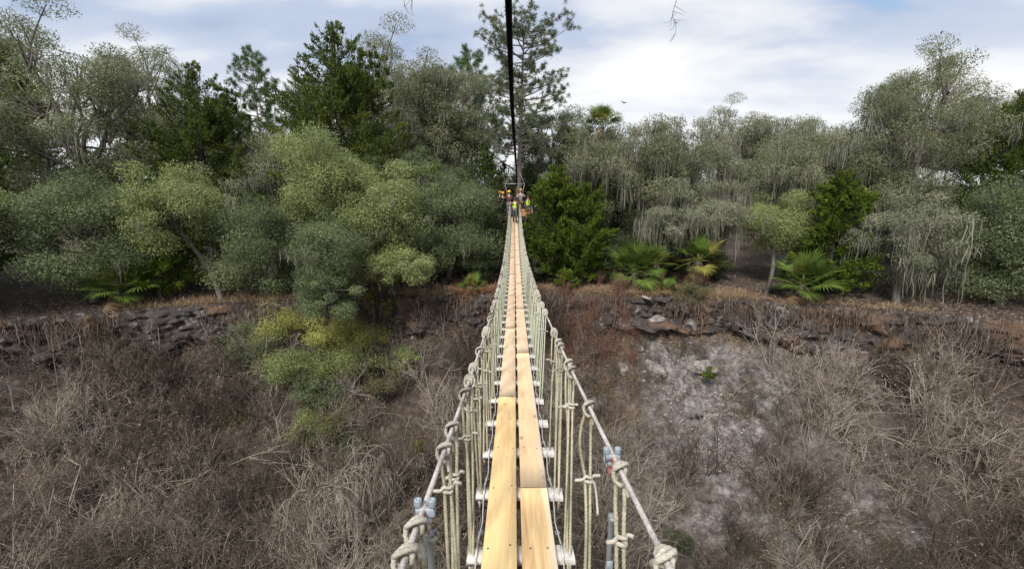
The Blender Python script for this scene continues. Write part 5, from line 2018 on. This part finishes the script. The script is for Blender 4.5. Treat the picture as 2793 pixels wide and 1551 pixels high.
for i in range(11):
    xx = -1.05 + i * 0.245
    if abs(xx - PX) < 0.2:
        pl('deck_board', (xx, 31.9, FZ - 0.02), (0.225, 1.5, 0.04), 'platform')
    else:
        pl('deck_board', (xx, 32.3, FZ - 0.02), (0.225, 2.3, 0.04), 'platform')
for yb in (31.25, 32.4, 33.3):
    pl('beam', (0.17, yb, FZ - 0.135), (2.75, 0.07, 0.185), 'platform')
for sx in (-0.28, 0.75):
    pl('joist', (sx, 32.3, FZ - 0.32), (0.09, 2.3, 0.17), 'platform')
for sx in (-1, 1):
    a = Vector((PX + sx * 0.12, 32.85, FZ - 1.75))
    e = Vector((PX + sx * 1.05, 31.5, FZ - 0.24))
    g = Geo()
    tube(g, [a - Vector((PX, 32.2, FZ)), e - Vector((PX, 32.2, FZ))], 0.055, 4)
    g.build('brace', M['platform'], plat)
pl('ladder_back', (PX - 0.02, 32.72, FZ - 1.0), (0.5, 0.05, 1.6), 'platform')
# spreader bar with its stay ropes, and the dark post face the cable runs to
g = Geo()
bz_ = at(1404, 501.5, 31.6).z
bx0, bx1 = col(1376, 31.6, 500), col(1432, 31.6, 500)
g2 = Geo()
tube(g2, [(bx0 - PX, -0.6, bz_ - FZ), (bx1 - PX, -0.6, bz_ - FZ)], 0.022, 8)
sb = g2.build('spreader_bar', M['steel'], plat, True)
for xe in (bx0, bx1):
    g3 = Geo()
    tube(g3, [(xe - PX + (0.04 if xe < PX else -0.04), -0.6, bz_ - FZ), (0, 0.55, bz_ - FZ + 1.15)], 0.014, 6)
    g3.build('stay_rope', M['rope_pale'], plat, True)
    g3 = Geo()
    tube(g3, [(xe - PX + (0.03 if xe < PX else -0.03), -0.6, bz_ - FZ), ((rope_x(31, -1) if xe < PX else rope_x(31, 1)) - PX, -0.9, deck_z(31) + HR - FZ)], 0.012, 6)
    g3.build('stay_rope', M['rope_pale'], plat, True)
g3 = Geo()
tube(g3, [(0.02, 0.42, 1.9), (0.02, 0.42, -0.02)], [0.15, 0.16], 8)
g3.build('trunk_wrap', M['pole'], plat, True)

# bench crate of orange boards on the platform
cr = empty('wooden_crate', 'orange-brown wooden box with two hand holes painted dark on the platform right side', 'crate', (col(1436, 31.6, 575), 31.6, FZ))
cw, ch, cd = 0.70, 0.46, 0.42
for k in range(3):
    g = Geo()
    box(g, (0, -cd / 2, 0.08 + k * 0.155), (cw, 0.022, 0.148), bevel=0.004)
    g.build('board', M['crate'], cr)
    g = Geo()
    box(g, (0, cd / 2, 0.08 + k * 0.155), (cw, 0.022, 0.148), bevel=0.004)
    g.build('board', M['crate'], cr)
for sx in (-1, 1):
    g = Geo()
    box(g, (sx * (cw / 2 - 0.012), 0, ch / 2 + .01), (0.022, cd - 0.03, ch - .02), bevel=0.004)
    g.build('side_panel', M['crate'], cr)
g = Geo()
box(g, (0, 0, ch + 0.022), (cw + 0.03, cd + 0.04, 0.03), bevel=0.004)
g.build('lid', M['crate'], cr)
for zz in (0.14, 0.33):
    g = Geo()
    box(g, (0.10, -cd / 2 - 0.012, zz), (0.19, 0.006, 0.085), bevel=0.001)  # flat dark plate on the boards, painted as a hole's shaded inside
    g.build('hand_hole_shade', M['hole_shade'], cr)

# ------------------------------------------------------------------ people
def cloth(name, c, rough=0.85):
    return simple(name, c, rough, 0, 0.12, 15)


SKIN = simple('skin', (0.55, 0.34, 0.24), 0.6, 0, 0.05)
BOOT = simple('boots', (0.04, 0.035, 0.03), 0.7)
HAIR = simple('dark_hair', (0.025, 0.018, 0.013), 0.6)
YEL = simple('yellow_helmet', (0.75, 0.48, 0.03), 0.35, 0, 0.05)
ORA = simple('orange_helmet', (0.75, 0.28, 0.03), 0.35, 0, 0.05)
HIVIS = simple('hi_vis_fabric', (0.55, 0.80, 0.04), 0.7, 0, 0.08)
BAND = simple('reflective_band', (0.72, 0.74, 0.70), 0.4, 0.1, 0.05)
EYE = simple('eyes', (0.03, 0.02, 0.02), 0.3)


def skin_mesh(name, verts, edges, radii, mats, levels=1, root=0):
    me = bpy.data.meshes.new(name)
    me.from_pydata([tuple(v) for v in verts], edges, [])
    o = bpy.data.objects.new(name + '_tmp', me)
    COL.objects.link(o)
    md = o.modifiers.new('skin', 'SKIN')
    md.use_smooth_shade = True
    sv = me.skin_vertices[0].data
    for i, r in enumerate(radii):
        sv[i].radius = (r, r) if not isinstance(r, tuple) else r
        sv[i].use_root = (i == root)
    sd = o.modifiers.new('sub', 'SUBSURF')
    sd.levels = levels
    sd.render_levels = levels
    dg = bpy.context.evaluated_depsgraph_get()
    out = bpy.data.meshes.new_from_object(o.evaluated_get(dg))
    out.name = name
    bpy.data.objects.remove(o)
    bpy.data.meshes.remove(me)
    for p_ in out.polygons:
        p_.use_smooth = True
    out.materials.clear()
    out.materials.append(mats)
    return out


def person(label, X, Y, Z, rz, top, legs, pose='stand', H=1.72, helmet=None, vest=False, shorts=False, group='people at the far end of the bridge'):
    """a figure facing -Y before turning by rz; limbs posed by 'pose'"""
    root = empty('person', label, 'person', (X, Y, Z), group, rz)
    k = H / 1.72
    J = {}
    hip = 0.90
    if pose == 'sit':
        hip = 0.60
    J['pel'] = (0, 0, hip)
    lean = 0.0
    if pose in ('walk', 'bend'):
        lean = -0.06 if pose == 'walk' else -0.22
    J['waist'] = (0, lean * .3, hip + 0.16)
    J['chest'] = (0, lean * .8, hip + 0.38)
    J['neck'] = (0, lean * 1.1, hip + 0.55)
    J['head0'] = (0, lean * 1.25 - .01, hip + 0.63)
    J['head1'] = (0, lean * 1.4 - .03, hip + 0.70)
    J['head2'] = (0, lean * 1.45 - .012, hip + 0.80)
    for s, n in ((-1, 'l'), (1, 'r')):
        J['sh' + n] = (s * 0.185, lean * 1.0, hip + 0.485)
        if pose == 'walk':
            J['el' + n] = (s * 0.29, lean - 0.04, hip + 0.26)
            J['wr' + n] = (s * 0.34, lean - 0.20, hip + 0.16)
        elif pose == 'reach':
            J['el' + n] = (s * 0.27, -0.16, hip + 0.30)
            J['wr' + n] = (s * 0.20, -0.36, hip + 0.36)
        else:
            J['el' + n] = (s * 0.25, 0.03 + lean, hip + 0.21)
            J['wr' + n] = (s * 0.24, -0.10 + lean, hip - 0.01)
        J['hp' + n] = (s * 0.09, 0, hip - 0.05)
        if pose == 'sit':
            J['kn' + n] = (s * 0.12, -0.42, hip - 0.04)
            J['an' + n] = (s * 0.12, -0.44, 0.09)
        elif pose == 'walk':
            J['kn' + n] = (s * 0.10, -0.16 if s > 0 else 0.0, 0.48)
            J['an' + n] = (s * 0.09, -0.08 if s > 0 else 0.20, 0.09 if s > 0 else 0.11)
        else:
            J['kn' + n] = (s * 0.11, -0.03, 0.48)
            J['an' + n] = (s * 0.12, 0.02, 0.09)
        a = J['an' + n]
        J['to' + n] = (a[0] + s * .02, a[1] - 0.15, max(0.035, a[2] - 0.055))
        w, e = np.array(J['wr' + n]), np.array(J['el' + n])
        d = unit(w - e)
        J['hd' + n] = tuple(w + d * 0.075)
        side = unit(np.cross(d, np.array([0, 0, 1.0]) if abs(d[2]) < .9 else np.array([0, 1.0, 0])))
        nrm = np.cross(side, d)
        for f in range(4):
            b0 = w + d * 0.085 + side * (f - 1.5) * 0.020
            ln = (0.062, 0.075, 0.070, 0.055)[f]
            J[f'f{f}a' + n] = tuple(b0 + d * ln * .55 + nrm * 0.006)
            J[f'f{f}b' + n] = tuple(b0 + d * ln * .9 + nrm * 0.024)
        J['tha' + n] = tuple(w + d * 0.04 - side * 0.042)
        J['thb' + n] = tuple(w + d * 0.075 - side * 0.055 + nrm * .012)
    names = list(J)
    idx = {q: i for i, q in enumerate(names)}
    R_ = {'pel': .125, 'waist': .115, 'chest': .135, 'neck': .052, 'head0': .060, 'head1': .082, 'head2': .078}
    for n in 'lr':
        R_.update({'sh' + n: .062, 'el' + n: .043, 'wr' + n: .029, 'hd' + n: .036, 'hp' + n: .088, 'kn' + n: .058, 'an' + n: .042, 'to' + n: .036, 'tha' + n: .011, 'thb' + n: .009})
        for f in range(4):
            R_.update({f'f{f}a' + n: .0095, f'f{f}b' + n: .0085})
    E = [('pel', 'waist'), ('waist', 'chest'), ('chest', 'neck'), ('neck', 'head0'), ('head0', 'head1'), ('head1', 'head2')]
    for n in 'lr':
        E += [('chest', 'sh' + n), ('sh' + n, 'el' + n), ('el' + n, 'wr' + n), ('wr' + n, 'hd' + n), ('pel', 'hp' + n), ('hp' + n, 'kn' + n), ('kn' + n, 'an' + n), ('an' + n, 'to' + n), ('hd' + n, 'tha' + n), ('tha' + n, 'thb' + n)]
        for f in range(4):
            E += [('hd' + n, f'f{f}a' + n), (f'f{f}a' + n, f'f{f}b' + n)]

    def part(name, keep, mat, grow, parent=root, root_j=None, lv=1):
        vs_ = [np.array(J[q]) * k for q in keep]
        ix = {q: i for i, q in enumerate(keep)}
        es = [(ix[a], ix[b_]) for a, b_ in E if a in ix and b_ in ix]
        rd = [R_[q] * k + grow for q in keep]
        return link(name, skin_mesh(name, vs_, es, rd, mat, lv, ix[root_j] if root_j else 0), parent)
    part('body', names, SKIN, 0.0, root_j='pel')
    tops = ['pel', 'waist', 'chest'] + [q + n for n in 'lr' for q in ('sh', 'el', 'wr')]
    part('jacket', tops, top, 0.016, root_j='chest')
    leg = ['pel'] + [q + n for n in 'lr' for q in (('hp', 'kn') if shorts else ('hp', 'kn', 'an'))]
    part('trousers', leg, legs, 0.014, root_j='pel')
    for n in 'lr':
        part('boot', ['an' + n, 'to' + n], BOOT, 0.014, root_j='an' + n)
    hc = (np.array(J['head1']) * 0.5 + np.array(J['head2']) * 0.5) * k
    fwd = np.array([0, -1.0, 0])
    g = Geo()
    lathe(g, [(0.010, -0.016), (0.016, 0.0), (0.008, 0.022)], tuple(hc + fwd * 0.086 * k + np.array([0, 0, -0.03])), 6)
    g.build('nose', SKIN, root, True)
    for s in (-1, 1):
        g = Geo()
        lathe(g, [(0.0005, -0.010), (0.009, -0.004), (0.009, 0.004), (0.0005, 0.010)], tuple(hc + fwd * 0.072 * k + np.array([s * 0.032, 0, 0.004])), 6)
        g.build('eye', EYE, root, True)
        g = Geo()
        lathe(g, [(0.004, -0.028), (0.016, -0.01), (0.018, 0.012), (0.004, 0.028)], tuple(hc + np.array([s * 0.083 * k, 0.01, -0.01])), 6)
        g.build('ear', SKIN, root, True)
    if helmet:
        g = Geo()
        lathe(g, [(0.118, -0.005), (0.122, 0.01), (0.116, 0.05), (0.092, 0.092), (0.05, 0.116), (0.0005, 0.124)], tuple(hc + np.array([0, 0.008, 0.022])), 16)
        box(g, tuple(hc + np.array([0, -0.128, 0.022])), (0.15, 0.06, 0.012), bevel=0.003)
        g.build('helmet', helmet, root, True)
    else:
        g = Geo()
        lathe(g, [(0.088, -0.07), (0.098, -0.02), (0.098, 0.035), (0.078, 0.082), (0.04, 0.102), (0.0005, 0.108)], tuple(hc + np.array([0, 0.022, 0.004])), 14)
        g.build('hair', HAIR, root, True)
    if vest:
        v_ = part('vest', ['pel', 'waist', 'chest'] + ['sh' + n for n in 'lr'], HIVIS, 0.030, root_j='chest')
        wz = np.array(J['waist']) * k
        g = Geo()
        th = np.linspace(0, 2 * np.pi, 25)
        for dz in (0.0,):
            V = []
            for z_ in (-0.024, 0.024):
                V += [(wz[0] + 0.150 * math.cos(a), wz[1] + 0.150 * math.sin(a), wz[2] + z_ + dz) for a in th[:-1]]
            F = [[i, (i + 1) % 24, 24 + (i + 1) % 24, 24 + i] for i in range(24)]
            g.add(V, F)
        g.build('reflective_band', BAND, v_, True)
    return root


navy = cloth('navy_cloth', (0.025, 0.03, 0.06))
maroon = cloth('maroon_cloth', (0.09, 0.02, 0.025))
black = cloth('black_cloth', (0.02, 0.02, 0.022))
greyblue = cloth('grey_blue_cloth', (0.22, 0.24, 0.32))
grey = cloth('grey_cloth', (0.22, 0.20, 0.20))
brown = cloth('brown_cloth', (0.11, 0.07, 0.06))
charcoal = cloth('charcoal_cloth', (0.07, 0.075, 0.085))
blue = cloth('blue_cloth', (0.04, 0.06, 0.15))
person('person leftmost on the platform in yellow helmet, black top and navy trousers', col(1371, 31.7, 560), 31.75, FZ, 0.35, black, navy, 'stand', 1.62, YEL)
person('person in an orange helmet peering from behind the leftmost person', col(1364, 32.5, 560), 32.5, FZ, 0.6, brown, black, 'stand', 1.66, ORA)
person('person in yellow helmet, maroon jacket and grey-blue trousers left of the trunk', col(1389, 31.55, 560), 31.55, FZ, -0.3, maroon, greyblue, 'reach', 1.72, YEL)
person('tallest helmeted person in a grey top right of the trunk', col(1420, 32.0, 560), 32.0, FZ, 0.2, grey, brown, 'reach', 1.84, YEL)
person('dark-haired guide in a yellow hi-vis vest sitting on the wooden crate', col(1440, 31.62, 560), 31.66, FZ + 0.03, 0.5, brown, blue, 'sit', 1.66, None, True, True)
yv = 29.2
person('person in a yellow hi-vis vest walking the planks holding both ropes', 0.0, yv, deck_z(yv) + 0.01, 0.0, brown, charcoal, 'walk', 1.62, None, True)

# a bird soaring far off over the right-hand trees
bp_ = at(1703, 281, 75)
bird = empty('bird', 'small dark bird soaring in the white sky above the palm crown', 'bird', bp_, None, 0.6)
g = Geo()
lathe(g, [(0.001, -0.30), (0.05, -0.2), (0.085, 0.0), (0.06, 0.16), (0.03, 0.24), (0.001, 0.30)], sides=8, M=np.array(Matrix.Rotation(R(90), 3, 'X')))
g.build('body', M['black'], bird, True)
for sx in (-1, 1):
    g = Geo()
    pl_ = np.array([(0.05, 0.12, 0.02), (0.40, 0.16, 0.14), (0.80, 0.02, 0.20), (0.78, -0.06, 0.20), (0.40, -0.08, 0.13), (0.05, -0.12, 0.02)]) * np.array([sx, 1, 1])
    up_ = pl_ + np.array([0, 0, 0.02])
    g.add(np.vstack([pl_, up_]), [[0, 1, 4, 5], [1, 2, 3, 4], [11, 10, 7, 6], [10, 9, 8, 7], [0, 6, 7, 1], [1, 7, 8, 2], [2, 8, 9, 3], [3, 9, 10, 4], [4, 10, 11, 5], [5, 11, 6, 0]])
    g.build('wing', M['black'], bird)
g = Geo()
box(g, (0, -0.36, 0), (0.14, 0.2, 0.015), bevel=0.003)
g.build('tail', M['black'], bird)
